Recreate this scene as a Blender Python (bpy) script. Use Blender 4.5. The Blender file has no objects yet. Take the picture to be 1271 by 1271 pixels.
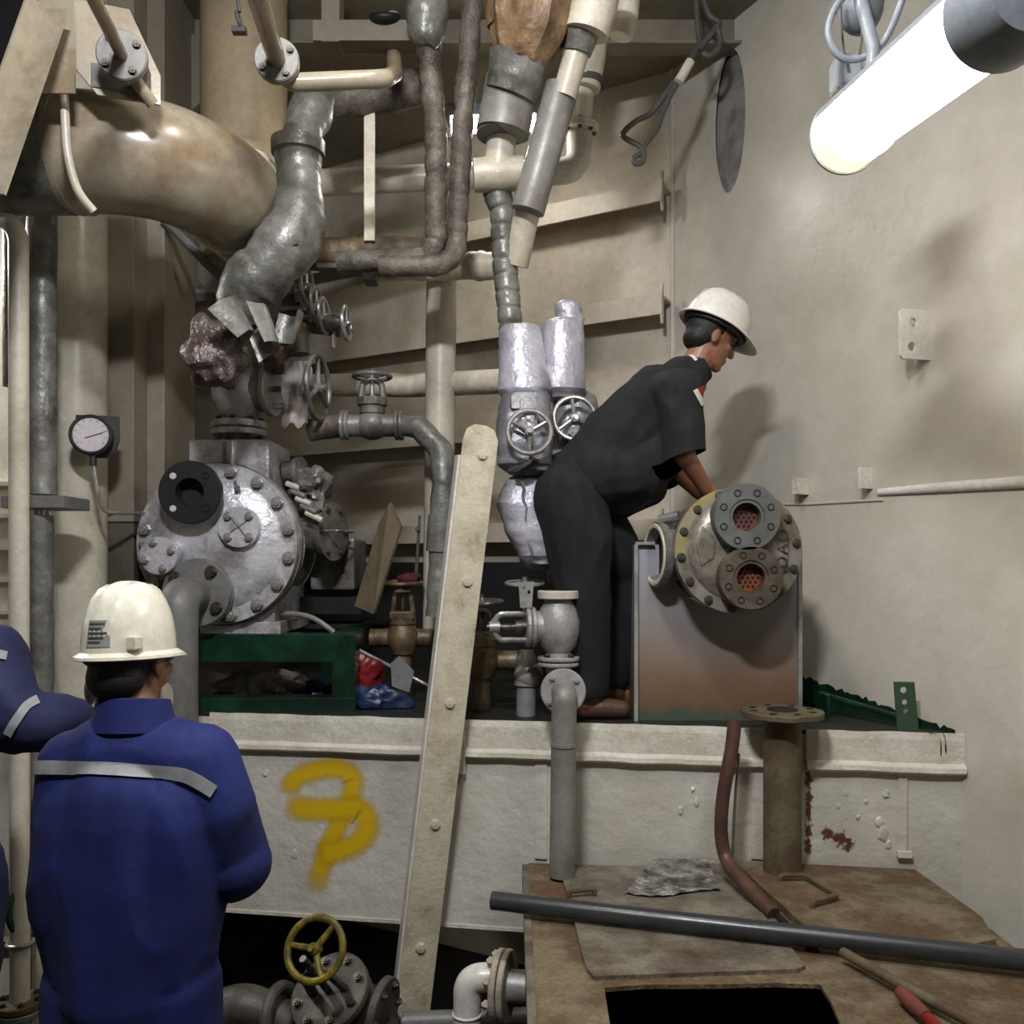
import bpy, bmesh, math, random
from mathutils import Vector, Matrix, noise
random.seed(7)
PI = math.pi
scene = bpy.context.scene
COL = scene.collection
# ---------------------------------------------------------------- camera
F, H0, ZC = 1100.0, 700.0, 1.65          # focal length and horizon row in a 1271 px frame, eye height
cd = bpy.data.cameras.new('camera'); cam = bpy.data.objects.new('camera', cd); COL.objects.link(cam)
cam.location = (0, 0, ZC); cam.rotation_euler = (PI/2, 0, 0)
cd.sensor_width = 36; cd.lens = F/1271*36; cd.shift_y = (H0-635.5)/1271; cd.clip_start = .05
scene.camera = cam
# ---------------------------------------------------------------- world, lamps, exposure
w = bpy.data.worlds.new('world'); scene.world = w; w.use_nodes = True
w.node_tree.nodes['Background'].inputs[0].default_value = (.92, .95, 1, 1)
w.node_tree.nodes['Background'].inputs[1].default_value = .045
def area(name, loc, aim, sx, sy, power, col):
    l = bpy.data.lights.new(name, 'AREA'); l.shape = 'RECTANGLE'; l.size = sx; l.size_y = sy; l.energy = power; l.color = col
    o = bpy.data.objects.new(name, l); COL.objects.link(o); o.location = loc
    o.rotation_euler = (Vector(aim)-Vector(loc)).to_track_quat('-Z', 'Y').to_euler(); return o
LAMP_DECK = Vector((-.25, 2.1, 4.12)); LAMP_REAR = Vector((-.35, .55, 3.9)); LAMP_SIDE = Vector((-3.3, 4.2, 3.4))
area('light_deck', LAMP_DECK-Vector((0, 0, .06)), LAMP_DECK+Vector((.12, .05, -1)), .5, .16, 24, (1, .95, .88))
area('light_rear', LAMP_REAR-Vector((0, -.05, .08)), (0, 3.6, 1.0), .4, .14, 85, (.93, .94, 1))
area('light_side', LAMP_SIDE-Vector((0, 0, .06)), (-2.6, 3.9, 1.2), .9, .16, 60, (1, .97, .9))
scene.view_settings.view_transform = 'Standard'; scene.view_settings.look = 'None'
scene.view_settings.exposure = 0.12; scene.view_settings.gamma = 1.0; scene.view_settings.use_curve_mapping = False
# ---------------------------------------------------------------- helpers
def V(*a): return Vector(a)
def P(x, y, d): return Vector(((x-635.5)/F*d, d, ZC-(y-H0)/F*d))      # a point of the place at depth d
def fr(o, z, x=None):
    z = Vector(z).normalized(); x = Vector(x) if x is not None else (V(1, 0, 0) if abs(z.x) < .8 else V(0, 1, 0))
    x = (x - z*x.dot(z)).normalized(); y = z.cross(x); m = Matrix((x, y, z)).transposed().to_4x4(); m.translation = Vector(o); return m
def fillet(pts, r, n=7):
    pts = [Vector(p) for p in pts]; out = [pts[0]]
    for i in range(1, len(pts)-1):
        a, b, c = pts[i-1], pts[i], pts[i+1]; u = (a-b); v = (c-b); lu, lv = u.length, v.length; u.normalize(); v.normalize()
        ang = u.angle(v, 0)
        if ang > PI-.05: out.append(b); continue
        rr = r[i-1] if isinstance(r, (list, tuple)) else r
        t = min(rr/math.tan(ang/2), lu*.49, lv*.49)
        p0, p2 = b+u*t, b+v*t
        for k in range(n+1):
            s = k/n; out.append(p0*(1-s)**2 + b*2*s*(1-s) + p2*s*s)
    out.append(pts[-1]); return out
def spline(pts, n=8):
    pts = [Vector(p) for p in pts]; out = []
    for i in range(len(pts)-1):
        p0 = pts[max(i-1, 0)]; p1 = pts[i]; p2 = pts[i+1]; p3 = pts[min(i+2, len(pts)-1)]
        for k in range(n):
            t = k/n; out.append(.5*((2*p1)+(p2-p0)*t+(2*p0-5*p1+4*p2-p3)*t*t+(3*p1-p0-3*p2+p3)*t**3))
    out.append(pts[-1]); return out
def resample(pts, step, rad=None):
    out = [pts[0]]; ro = [rad[0]] if rad else None
    for i in range(len(pts)-1):
        L = (pts[i+1]-pts[i]).length; n = max(1, int(round(L/step)))
        for k in range(1, n+1):
            out.append(pts[i].lerp(pts[i+1], k/n))
            if rad: ro.append(rad[i]+(rad[i+1]-rad[i])*k/n)
    return (out, ro) if rad else out
class MB:
    def __init__(s): s.v = []; s.f = []; s.sm = []
    def add(s, vs, fs, sm=False):
        b = len(s.v); s.v += [Vector(v) for v in vs]; s.f += [[i+b for i in f] for f in fs]; s.sm += [sm]*len(fs); return s
    def box(s, c, size, m=None):
        x, y, z = [q/2 for q in size]; m = m or Matrix(); c = Vector(c)
        vs = [m @ (c+V(i*x, j*y, k*z)) for i in (-1, 1) for j in (-1, 1) for k in (-1, 1)]
        return s.add(vs, [(0, 1, 3, 2), (4, 6, 7, 5), (0, 4, 5, 1), (2, 3, 7, 6), (0, 2, 6, 4), (1, 5, 7, 3)])
    def prism(s, poly, h, m=None):
        m = m or Matrix(); n = len(poly)
        vs = [m @ V(p[0], p[1], 0) for p in poly]+[m @ V(p[0], p[1], h) for p in poly]
        return s.add(vs, [list(range(n))[::-1], list(range(n, 2*n))]+[(i, (i+1) % n, n+(i+1) % n, n+i) for i in range(n)])
    def tube(s, pts, r, seg=16, caps=True, closed=False, rf=None, flat=None, sm=True):
        pts = [Vector(p) for p in pts]; n = len(pts); rr = r if isinstance(r, (list, tuple)) else [r]*n
        T = []
        for i in range(n):
            a = pts[(i-1) % n] if closed or i > 0 else pts[i]; b = pts[(i+1) % n] if closed or i < n-1 else pts[i]
            t = (b-a); T.append(t.normalized() if t.length > 1e-9 else V(0, 0, 1))
        x = V(0, 0, 1) if abs(T[0].z) < .9 else V(1, 0, 0); x = (x-T[0]*x.dot(T[0])).normalized(); vs = []; L = 0
        for i in range(n):
            if i: L += (pts[i]-pts[i-1]).length
            x = (x-T[i]*x.dot(T[i])).normalized(); y = T[i].cross(x)
            for k in range(seg):
                a = 2*PI*k/seg; q = rr[i]*(rf(pts[i], L, a) if rf else 1)
                d = x*math.cos(a)+y*math.sin(a)*(flat or 1); vs.append(pts[i]+d*q)
        fs = []
        for i in range(n if closed else n-1):
            j = (i+1) % n
            for k in range(seg): fs.append((i*seg+k, i*seg+(k+1) % seg, j*seg+(k+1) % seg, j*seg+k))
        s.add(vs, fs, sm)
        if caps and not closed: s.add(vs[:seg], [list(range(seg))[::-1]]); s.add(vs[-seg:], [list(range(seg))])
        return s
    def lathe(s, prof, m, seg=32, sm=True, arc=2*PI):
        vs = []; full = abs(arc-2*PI) < 1e-6; ns = seg if full else seg+1
        for k in range(ns):
            a = arc*k/seg
            for r, z in prof: vs.append(m @ V(r*math.cos(a), r*math.sin(a), z))
        n = len(prof); fs = []
        for k in range(seg):
            j = (k+1) % ns
            for i in range(n-1): fs.append((k*n+i, j*n+i, j*n+i+1, k*n+i+1))
        return s.add(vs, fs, sm)
    def disc(s, m, r, h, seg=32, hole=0, ch=.004):
        p = [(hole, 0), (r-ch, 0), (r, ch), (r, h-ch), (r-ch, h), (hole, h)]
        if hole: p.append((hole, 0))
        return s.lathe(p, m, seg, False)
    def torus(s, m, R, r, seg=40, s2=10, flat=1):
        vs = []
        for k in range(seg):
            a = 2*PI*k/seg
            for j in range(s2):
                b = 2*PI*j/s2; q = R+r*math.cos(b); vs.append(m @ V(q*math.cos(a), q*math.sin(a), r*flat*math.sin(b)))
        fs = [(k*s2+j, ((k+1) % seg)*s2+j, ((k+1) % seg)*s2+(j+1) % s2, k*s2+(j+1) % s2) for k in range(seg) for j in range(s2)]
        return s.add(vs, fs, True)
    def ball(s, c, r, m=None, seg=20, rings=12):
        r = r if isinstance(r, (tuple, list)) else (r, r, r); m = m.copy() if m is not None else Matrix(); m.translation = Vector(c); vs = [m @ V(0, 0, r[2])]
        for i in range(1, rings):
            b = PI*i/rings
            for k in range(seg):
                a = 2*PI*k/seg; vs.append(m @ V(r[0]*math.sin(b)*math.cos(a), r[1]*math.sin(b)*math.sin(a), r[2]*math.cos(b)))
        vs.append(m @ V(0, 0, -r[2])); fs = [(0, 1+k, 1+(k+1) % seg) for k in range(seg)]
        for i in range(rings-2):
            for k in range(seg):
                a = 1+i*seg; fs.append((a+k, a+seg+k, a+seg+(k+1) % seg, a+(k+1) % seg))
        e = len(vs)-1; a = 1+(rings-2)*seg; fs += [(e, a+(k+1) % seg, a+k) for k in range(seg)]
        return s.add(vs, fs, True)
    def limb(s, pts, rad, step=.03, seg=14):      # rounded tapered chain, ends closed by balls
        pts = [Vector(p) for p in pts]
        s.tube(pts, rad, seg)
        for p, r in zip(pts, rad): s.ball(p, r*.995, seg=seg, rings=8)
        return s
    def jitter(s, amp, k, seed=0):
        o = V(seed*3.1, seed*1.7, seed*.9)
        for i, p in enumerate(s.v): s.v[i] = p+noise.noise_vector((p+o)*k)*amp
        return s
    def mesh(s, name, off=V(0, 0, 0), bevel=0, fixn=True):
        me = bpy.data.meshes.new(name); me.from_pydata([p-off for p in s.v], [], s.f); me.polygons.foreach_set('use_smooth', s.sm)
        bm = bmesh.new(); bm.from_mesh(me)
        if fixn: bmesh.ops.recalc_face_normals(bm, faces=bm.faces)
        for e in bm.edges: e.smooth = not (len(e.link_faces) == 2 and e.calc_face_angle(0) > .62)
        if bevel:
            es = [e for e in bm.edges if len(e.link_faces) == 2 and e.calc_face_angle(0) > .6]
            bmesh.ops.bevel(bm, geom=es, offset=bevel, segments=2, profile=.6, affect='EDGES', clamp_overlap=True)
        bm.to_mesh(me); bm.free(); return me
OFF = {}
def link(name, data, mat, parent=None, off=None):
    o = bpy.data.objects.new(name, data); COL.objects.link(o)
    if mat is not None and data is not None and not data.materials: data.materials.append(mat)
    if parent is not None: o.parent = parent; OFF[o.name] = OFF[parent.name]
    else: o.location = off; OFF[o.name] = Vector(off)
    return o
def tag(o, label=None, cat=None, group=None, kind=None):
    for k, q in (('label', label), ('category', cat), ('group', group), ('kind', kind)):
        if q: o[k] = q
    return o
def thing(name, loc, label, cat, group=None):
    o = bpy.data.objects.new(name, None); COL.objects.link(o); o.location = loc; OFF[o.name] = Vector(loc); o.empty_display_size = .05
    return tag(o, label, cat, group)
def part(mb, name, mat, parent, bevel=0, label=None, kind=None):
    o = link(name, mb.mesh(name, OFF[parent.name], bevel), mat, parent); return tag(o, label, None, None, kind)
def solo(mb, name, mat, label, cat, bevel=0, group=None, base=None):
    if base is None:
        xs = [p.x for p in mb.v]; ys = [p.y for p in mb.v]; zs = [p.z for p in mb.v]
        base = V((min(xs)+max(xs))/2, (min(ys)+max(ys))/2, min(zs))
    return tag(link(name, mb.mesh(name, base, bevel), mat, None, base), label, cat, group)
def struct(mb, name, mat, bevel=0, label=None):
    return tag(link(name, mb.mesh(name, V(0, 0, 0), bevel), mat, None, V(0, 0, 0)), label, None, None, 'structure')
MESH = {}
def put(name, key, maker, mat, m, parent):                    # a piece that shares its mesh with its look-alikes
    if key not in MESH: MESH[key] = maker().mesh(name)
    me = MESH[key]
    if mat.name not in [q.name for q in me.materials]:
        if me.materials:
            key = (key, mat.name)
            if key not in MESH: MESH[key] = me.copy(); MESH[key].materials.clear(); MESH[key].materials.append(mat)
            me = MESH[key]
        else: me.materials.append(mat)
    o = bpy.data.objects.new(name, me); COL.objects.link(o); o.parent = parent; OFF[o.name] = OFF[parent.name]
    mm = m.copy(); mm.translation = m.translation-OFF[parent.name]; o.matrix_local = mm; return o
def bolt_maker(r, h):
    def mk():
        b = MB(); b.disc(Matrix(), r*1.25, r*.22, 14, 0, r*.05)
        b.prism([(r*math.cos(a*PI/3), r*math.sin(a*PI/3)) for a in range(6)], h*.62, Matrix.Translation((0, 0, r*.2)))
        b.lathe([(0, h), (r*.5, h), (r*.55, h*.93), (r*.55, h*.5)], Matrix(), 10); return b
    return mk
def bolt(m, r, mat, parent, h=None): h = h or r*1.3; return put('bolt', ('bolt', round(r, 4), round(h, 4)), bolt_maker(r, h), mat, m, parent)
def boltring(m, R, n, r, mat, parent, ph=0, skip=(), h=None):
    for k in range(n):
        if k in skip: continue
        a = 2*PI*k/n+ph; bolt(m @ Matrix.Translation((R*math.cos(a), R*math.sin(a), 0)), r, mat, parent, h)
def wheel(parent, m, R, r, mat, spokes=3, ph=PI/2, hubr=None, name='handwheel', sub=True, dish=0.0, smat=None):
    b = MB(); b.torus(m, R, r, 44, 10); hubr = hubr or R*.17
    if not sub:
        for k in range(spokes):
            a = 2*PI*k/spokes+ph; b.tube([m @ V(hubr*.6*math.cos(a), hubr*.6*math.sin(a), -dish), m @ V(R*math.cos(a), R*math.sin(a), 0)], r*.7, 8)
        b.lathe([(0, -r*1.2-dish), (hubr, -r*1.2-dish), (hubr, r*1.3-dish), (0, r*1.6-dish)], m, 14)
        return part(b, name, mat, parent)
    w_ = part(b, name, mat, parent)
    for k in range(spokes):
        a = 2*PI*k/spokes+ph; q = MB(); q.tube([m @ V(hubr*.6*math.cos(a), hubr*.6*math.sin(a), -dish), m @ V(R*math.cos(a), R*math.sin(a), 0)], [r*1.0, r*.75], 8); part(q, 'spoke', smat or mat, w_)
    q = MB(); q.lathe([(0, -r*1.4-dish), (hubr, -r*1.4-dish), (hubr, r*1.3-dish), (hubr*.8, r*1.7-dish), (0, r*1.7-dish)], m, 18); part(q, 'hub', smat or mat, w_)
    q = MB(); q.prism([(hubr*.55*math.cos(a*PI/3), hubr*.55*math.sin(a*PI/3)) for a in range(6)], r*1.6, m @ Matrix.Translation((0, 0, r*1.6-dish))); part(q, 'nut', smat or mat, w_)
    return w_
def lagf(amp=.06, k=14, ring=.0, ringk=60, seed=0):         # lumpy cloth wrapping
    def f(p, L, a):
        q = 1+amp*noise.noise(p*k+V(seed, seed*2, 0))+amp*.5*noise.noise(p*k*2.7+V(0, seed, 3))
        if ring: q -= ring*max(0, math.sin(L*ringk+a*.35+1.2*noise.noise(p*6)))**6
        return q
    return f
# ---------------------------------------------------------------- materials
def C(r, g, b):
    f = lambda c: (c/255/12.92 if c/255 <= .04045 else ((c/255+.055)/1.055)**2.4); return (f(r), f(g), f(b), 1)
def mat(name, c1, c2=None, rough=.5, metal=0., ns=5, bump=.15, bs=45, dirt=None, da=.35, dsc=3., stretch=None, spec=.5, bd=.004, dsoft=.12, rvar=.12, coat=0, fine=.16):
    m = bpy.data.materials.new(name); m.use_nodes = True; N = m.node_tree.nodes; Lk = m.node_tree.links; b = N['Principled BSDF']
    tc = N.new('ShaderNodeTexCoord'); src = tc.outputs['Object']
    if stretch:
        mp = N.new('ShaderNodeMapping'); mp.inputs['Scale'].default_value = stretch; Lk.new(src, mp.inputs[0]); src = mp.outputs[0]
    def nz(sc, det=5, ro=.6):
        n = N.new('ShaderNodeTexNoise'); n.inputs['Scale'].default_value = sc; n.inputs['Detail'].default_value = det; n.inputs['Roughness'].default_value = ro; Lk.new(src, n.inputs['Vector']); return n
    def rng(o, a, bb, c=0, d=1):
        r = N.new('ShaderNodeMapRange'); r.inputs[1].default_value = a; r.inputs[2].default_value = bb; r.inputs[3].default_value = c; r.inputs[4].default_value = d; Lk.new(o, r.inputs[0]); return r.outputs[0]
    def mix(f, a, bb):
        x = N.new('ShaderNodeMix'); x.data_type = 'RGBA'; Lk.new(f, x.inputs[0])
        for i, q in ((6, a), (7, bb)):
            if hasattr(q, 'type'): Lk.new(q, x.inputs[i])
            else: x.inputs[i].default_value = q
        return x.outputs[2]
    c2 = c2 or tuple([q*.78 for q in c1[:3]])+(1,)
    n1 = nz(ns); col = mix(rng(n1.outputs[0], .4, .6), c1, c2)
    if dirt:
        n2 = nz(dsc, 8, .68); col = mix(rng(n2.outputs[0], 1-da-dsoft, 1-da+dsoft), col, dirt)
    if fine:
        n4 = nz(ns*11, 3, .7); x = N.new('ShaderNodeMix'); x.data_type = 'RGBA'; x.blend_type = 'MULTIPLY'; x.inputs[0].default_value = 1; Lk.new(col, x.inputs[6]); Lk.new(rng(n4.outputs[0], .3, .62, 1-fine, 1), x.inputs[7]); col = x.outputs[2]
    Lk.new(col, b.inputs['Base Color']); Lk.new(rng(n1.outputs[0], .3, .7, max(0, rough-rvar), min(1, rough+rvar)), b.inputs['Roughness'])
    b.inputs['Metallic'].default_value = metal; b.inputs['Specular IOR Level'].default_value = spec
    if coat: b.inputs['Coat Weight'].default_value = coat; b.inputs['Coat Roughness'].default_value = .15
    if bump:
        n3 = nz(bs, 4, .6); bp = N.new('ShaderNodeBump'); bp.inputs['Strength'].default_value = bump; bp.inputs['Distance'].default_value = bd; Lk.new(n3.outputs[0], bp.inputs['Height']); Lk.new(bp.outputs[0], b.inputs['Normal'])
    return m
def emit(name, col, s):
    m = bpy.data.materials.new(name); m.use_nodes = True; b = m.node_tree.nodes['Principled BSDF']
    b.inputs['Base Color'].default_value = (.8, .8, .8, 1); b.inputs['Emission Color'].default_value = col; b.inputs['Emission Strength'].default_value = s; return m
m_wall = mat('painted_hull', C(204, 198, 185), C(190, 184, 170), .37, ns=1.3, bump=.4, bs=34, bd=.004, fine=.06, dirt=C(168, 160, 142), da=.36, dsc=1.6, dsoft=.2)
m_back = mat('painted_shell', C(198, 188, 170), C(180, 170, 152), .5, ns=2, bump=.1, bs=20)
m_ceil = mat('painted_deckhead', C(136, 128, 110), C(118, 110, 94), .55, ns=2)
m_cream = mat('cream_paint', C(204, 196, 178), C(188, 179, 160), .36, ns=4, bump=.12, bs=60, dirt=C(150, 138, 112), da=.3, dsc=4, dsoft=.15)
m_beige = mat('beige_gloss_duct', C(164, 154, 133), C(146, 135, 114), .24, ns=3, bump=.18, bs=22, dirt=C(120, 92, 60), da=.37, dsc=3.0, dsoft=.14)
m_white = mat('white_gloss_paint', C(226, 222, 212), C(208, 202, 190), .3, ns=5, bump=.1, bs=50, dirt=C(170, 160, 140), da=.28, dsc=5)
m_apron = mat('thick_white_paint', C(208, 204, 192), C(190, 185, 170), .34, ns=1.6, bump=.8, bs=22, bd=.008, fine=.08, dirt=C(160, 150, 132), da=.33, dsc=2.2, dsoft=.2)
m_lip = mat('chipped_white_paint', C(216, 211, 197), C(200, 193, 176), .36, ns=5, bump=.9, bs=24, bd=.008, dirt=C(120, 100, 72), da=.26, dsc=7, dsoft=.05)
m_green = mat('green_deck_paint', C(26, 62, 42), C(16, 44, 31), .22, ns=6, bump=.5, bs=40, dirt=C(24, 28, 22), da=.42, dsc=4)
m_greendk = mat('dark_deck_paint', C(34, 38, 32), C(24, 30, 25), .5, ns=4, bump=.4, dirt=C(56, 46, 36), da=.38, dsc=5)
m_dark = mat('bilge_black', C(16, 15, 14), C(9, 9, 9), .7, ns=3)
m_silver = mat('aluminium_paint', C(216, 214, 218), C(176, 174, 176), .3, .25, ns=5, bump=.8, bs=34, bd=.006, dirt=C(98, 90, 78), da=.38, dsc=5, dsoft=.12)
m_silverdk = mat('worn_aluminium_paint', C(140, 138, 134), C(108, 105, 100), .42, .25, ns=8, bump=.5, bs=40, dirt=C(66, 58, 46), da=.42, dsc=6)
m_steel = mat('bare_steel', C(186, 184, 180), C(140, 137, 132), .32, .6, ns=12, bump=.2, bs=90, dirt=C(70, 58, 44), da=.3, dsc=12)
m_bolt = mat('bolt_steel', C(120, 116, 108), C(80, 74, 66), .38, .8, ns=30, bump=.2, dirt=C(48, 38, 30), da=.4, dsc=30)
m_grey = mat('grey_primer', C(122, 121, 118), C(104, 102, 98), .5, .1, ns=7, bump=.2, bs=60, dirt=C(86, 80, 68), da=.34, dsc=8)
m_greypipe = mat('grey_pipe_paint', C(140, 138, 132), C(120, 117, 110), .45, .1, ns=6, bump=.2, bs=60, dirt=C(96, 84, 64), da=.33, dsc=6)
m_castgrey = mat('cast_grey', C(168, 166, 163), C(138, 136, 133), .42, .25, ns=9, bump=.35, bs=70, dirt=C(88, 82, 72), da=.3, dsc=9)
m_black = mat('black_rubber', C(26, 26, 27), C(18, 18, 19), .55, ns=10, bump=.1)
m_lag = mat('grey_lagging', C(136, 136, 128), C(104, 103, 96), .4, .2, ns=9, bump=.7, bs=11, bd=.012, dirt=C(62, 58, 50), da=.42, dsc=6)
m_lagdk = mat('soiled_lagging', C(118, 110, 98), C(84, 77, 67), .55, .1, ns=11, bump=1, bs=60, bd=.006, dirt=C(48, 40, 32), da=.42, dsc=7)
m_lagbr = mat('stained_lagging', C(120, 104, 80), C(84, 70, 54), .55, .12, ns=8, bump=.8, bs=35, bd=.006, dirt=C(58, 46, 34), da=.42, dsc=6)
m_lagwh = mat('white_lagging', C(222, 214, 196), C(200, 190, 168), .5, 0, ns=9, bump=.6, bs=30, bd=.006, dirt=C(170, 156, 128), da=.3, dsc=6)
m_foil = mat('silver_jacket', C(196, 193, 203), C(162, 159, 168), .36, .25, ns=7, bump=.7, bs=9, bd=.02, dirt=C(110, 107, 110), da=.36, dsc=5, dsoft=.2)
m_foildk = mat('grey_jacket', C(140, 140, 145), C(112, 112, 116), .4, .25, ns=7, bump=.6, bs=24, bd=.01, dirt=C(64, 62, 60), da=.4, dsc=6)
m_foilbr = mat('burnt_wrap', C(98, 84, 76), C(146, 140, 138), .36, .3, ns=8, bump=1, bs=20, bd=.02, dirt=C(66, 42, 34), da=.5, dsc=7)
m_rust = mat('rusty_plate', C(128, 114, 88), C(92, 78, 56), .7, .05, ns=7, bump=1, bs=40, bd=.01, fine=.35, dirt=C(104, 68, 42), da=.42, dsc=3.5, dsoft=.14)
m_rustgrey = mat('weathered_plate', C(140, 132, 116), C(104, 95, 80), .6, .1, ns=6, bump=.9, bs=40, bd=.008, fine=.3, dirt=C(78, 64, 48), da=.43, dsc=5)
m_rustdk = mat('rusted_post', C(104, 94, 68), C(80, 70, 50), .7, ns=8, bump=.8, bs=40, fine=.3, dirt=C(92, 58, 36), da=.38, dsc=6)
m_copper = mat('rusty_hose', C(104, 74, 60), C(80, 54, 44), .5, .2, ns=10, bump=.4, bs=60, dirt=C(66, 42, 32), da=.35, dsc=9)
m_bronze = mat('bronze', C(136, 118, 90), C(98, 82, 60), .5, .3, ns=14, bump=.5, bs=60, dirt=C(56, 40, 26), da=.42, dsc=9)
m_darkpipe = mat('dark_grey_pipe', C(58, 59, 60), C(48, 49, 50), .3, .0, ns=6, bump=.05)
m_yellow = mat('yellow_wheel_paint', C(144, 126, 22), C(92, 82, 30), .45, .1, ns=20, bump=.3, dirt=C(60, 54, 30), da=.46, dsc=22)
m_lamp = emit('lamp_glow', (1, .98, .94, 1), 30)
m_lampend = mat('lamp_grey_plastic', C(150, 156, 160), C(136, 142, 146), .4)
m_cable = mat('grey_cable', C(88, 86, 82), C(72, 70, 66), .6)
m_blackcloth = mat('black_cotton', C(25, 25, 27), C(20, 20, 22), .95, ns=8, bump=.35, bs=90, bd=.003)
m_navytr = mat('dark_trousers', C(21, 22, 26), C(16, 17, 21), .9, ns=8, bump=.35, bs=90, bd=.003)
m_blue = mat('royal_blue_coverall', C(19, 33, 98), C(15, 26, 82), .85, ns=6, bump=.3, bs=80, bd=.003)
m_navy = mat('navy_coverall', C(23, 30, 70), C(18, 23, 58), .85, ns=6, bump=.3, bs=80, bd=.003)
m_reflect = mat('reflective_tape', C(150, 151, 150), C(136, 137, 136), .6, 0, ns=20, bump=.05)
m_skin = mat('skin', C(150, 104, 78), C(136, 90, 66), .5, ns=8, bump=.1, bs=120, bd=.001)
m_hair = mat('black_hair', C(22, 19, 18), C(14, 12, 12), .6, ns=60, bump=.6, bs=160, bd=.003)
m_helmet = mat('helmet_plastic', C(232, 229, 222), C(222, 218, 208), .26, ns=4, bump=.03, coat=.3)
m_helmcr = mat('cream_helmet_plastic', C(232, 228, 208), C(220, 214, 192), .26, ns=4, bump=.03, coat=.3, dirt=C(190, 182, 160), da=.25, dsc=9)
m_boot = mat('brown_leather', C(94, 64, 46), C(74, 50, 36), .55, ns=12, bump=.3)
m_glove = mat('work_glove', C(120, 110, 92), C(90, 82, 68), .8, ns=40, bump=.6, bs=120)
m_red = mat('red_plastic', C(128, 26, 30), C(92, 18, 22), .4, ns=14, bump=.5)
m_bluebag = mat('blue_plastic', C(30, 48, 88), C(22, 36, 68), .4, ns=14, bump=.5)
m_card = mat('grey_board', C(122, 122, 120), C(104, 104, 102), .7, ns=8)
m_plate = mat('olive_plate', C(108, 96, 74), C(90, 80, 62), .5, .2, ns=5, dirt=C(70, 56, 40), da=.35, dsc=5)
m_pipegreen = mat('hose_green', C(24, 58, 40), C(18, 44, 30), .5)
m_graph = mat('dial_face', C(214, 206, 208), C(200, 190, 194), .3, bump=0)
m_rag = mat('grey_rag', C(176, 168, 166), C(140, 132, 130), .85, ns=12, bump=.5, bs=60, dirt=C(110, 88, 76), da=.34, dsc=9)
# ================================================================ the setting
A0, A1 = V(-1.22, 3.67, 0), V(1.63, 3.21, 0)                  # front edge of the machinery platform (plan)
B0, B1 = V(.86, 4.76, 0), V(-1.27, 5.95, 0)                   # shell plating at the back (plan)
W0, W1 = V(1.733, 3.0, 0), V(1.258, 3.96, 0)                  # bulkhead on the right (plan)
ZP, ZT = 1.032, .517                                          # platform deck, tank top
def dl(x, p0=A0, p1=A1):                                      # depth at which the column x meets a plan line
    k = (x-635.5)/F; d = p1-p0; u = (k*p0.y-p0.x)/(d.x-k*d.y); return p0.y+d.y*u
def wl(t): return W0+(W1-W0)*t
wdir = (W1-W0).normalized(); wn = V(-wdir.y, wdir.x, 0); wn = wn if wn.x < 0 else -wn          # towards the room
bdir = (B1-B0).normalized(); bn = V(bdir.y, -bdir.x, 0); bn = bn if bn.y < 0 else -bn
adir = (A1-A0).normalized(); an = V(adir.y, -adir.x, 0)
an = an if an.y < 0 else -an
# floor plates where the men stand, bilge bottom beyond them
b = MB(); b.box((-.2, .2, -.01), (9, 4.7, .02)); struct(b, 'floor', m_greendk)
b = MB(); b.box((-1, 4.2, -.72), (12, 9, .04)); struct(b, 'floor_bilge', m_dark)
b = MB(); b.box((-.5, 3.2, 4.33), (10, 12, .06)); ceil = struct(b, 'ceiling', m_ceil)
for y in (4.32, 3.0, 1.6, .2):
    q = MB(); q.box((-.3, y, 4.235), (9, .012, .13)); q.box((-.3, y, 4.165), (9, .11, .014)); part(q, 'deck_beam', m_ceil, ceil)
# right bulkhead with an oval lightening hole
def wp(s, z, off=0): return W0+wdir*s+V(0, 0, z)+wn*off
hs, hz, ha, hb = 1.405*1.071, 3.825, .117, .352
b = MB(); L0, L1, z0, z1 = -5.2, 1.83*1.071, -.7, 4.3; rx0, rx1, ry0, ry1 = hs-.2, hs+.2, hz-.42, hz+.42; n = 48; vi = []; vo = []
for k in range(n):
    a = 2*PI*k/n; c, s_ = math.cos(a), math.sin(a); vi.append(wp(hs+ha*c, hz+hb*s_))
    q = min(.2/abs(c) if abs(c) > 1e-6 else 9, .42/abs(s_) if abs(s_) > 1e-6 else 9); vo.append(wp(hs+c*q, hz+s_*q))
for sa in (-1, 1):
    for sb in (-1, 1):
        a = math.atan2(sb*.42, sa*.2) % (2*PI); vo[int(round(a/(2*PI)*n)) % n] = wp(hs+sa*.2, hz+sb*.42)
vb = [p-wn*.012 for p in vi]
b.add(vi+vo+vb, [(k, (k+1) % n, n+(k+1) % n, n+k) for k in range(n)]+[(k, 2*n+k, 2*n+(k+1) % n, (k+1) % n) for k in range(n)])
def wq(s0, s1, a, c): b.add([wp(s0, a), wp(s1, a), wp(s1, c), wp(s0, c)], [(0, 1, 2, 3)])
wq(L0, rx0, z0, z1); wq(rx1, L1, z0, z1); wq(rx0, rx1, z0, ry0); wq(rx0, rx1, ry1, z1)
wall_r = struct(b, 'wall_right', m_wall)
b = MB(); b.box((0, 0, 0), (.04, 1.6, 1.4), fr(wp(hs, hz, -.06), V(0, 0, 1), wn) @ Matrix()); struct(b, 'wall_hole_backing', m_castgrey)  # backing plate added close behind the oval hole to set its grey
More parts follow.
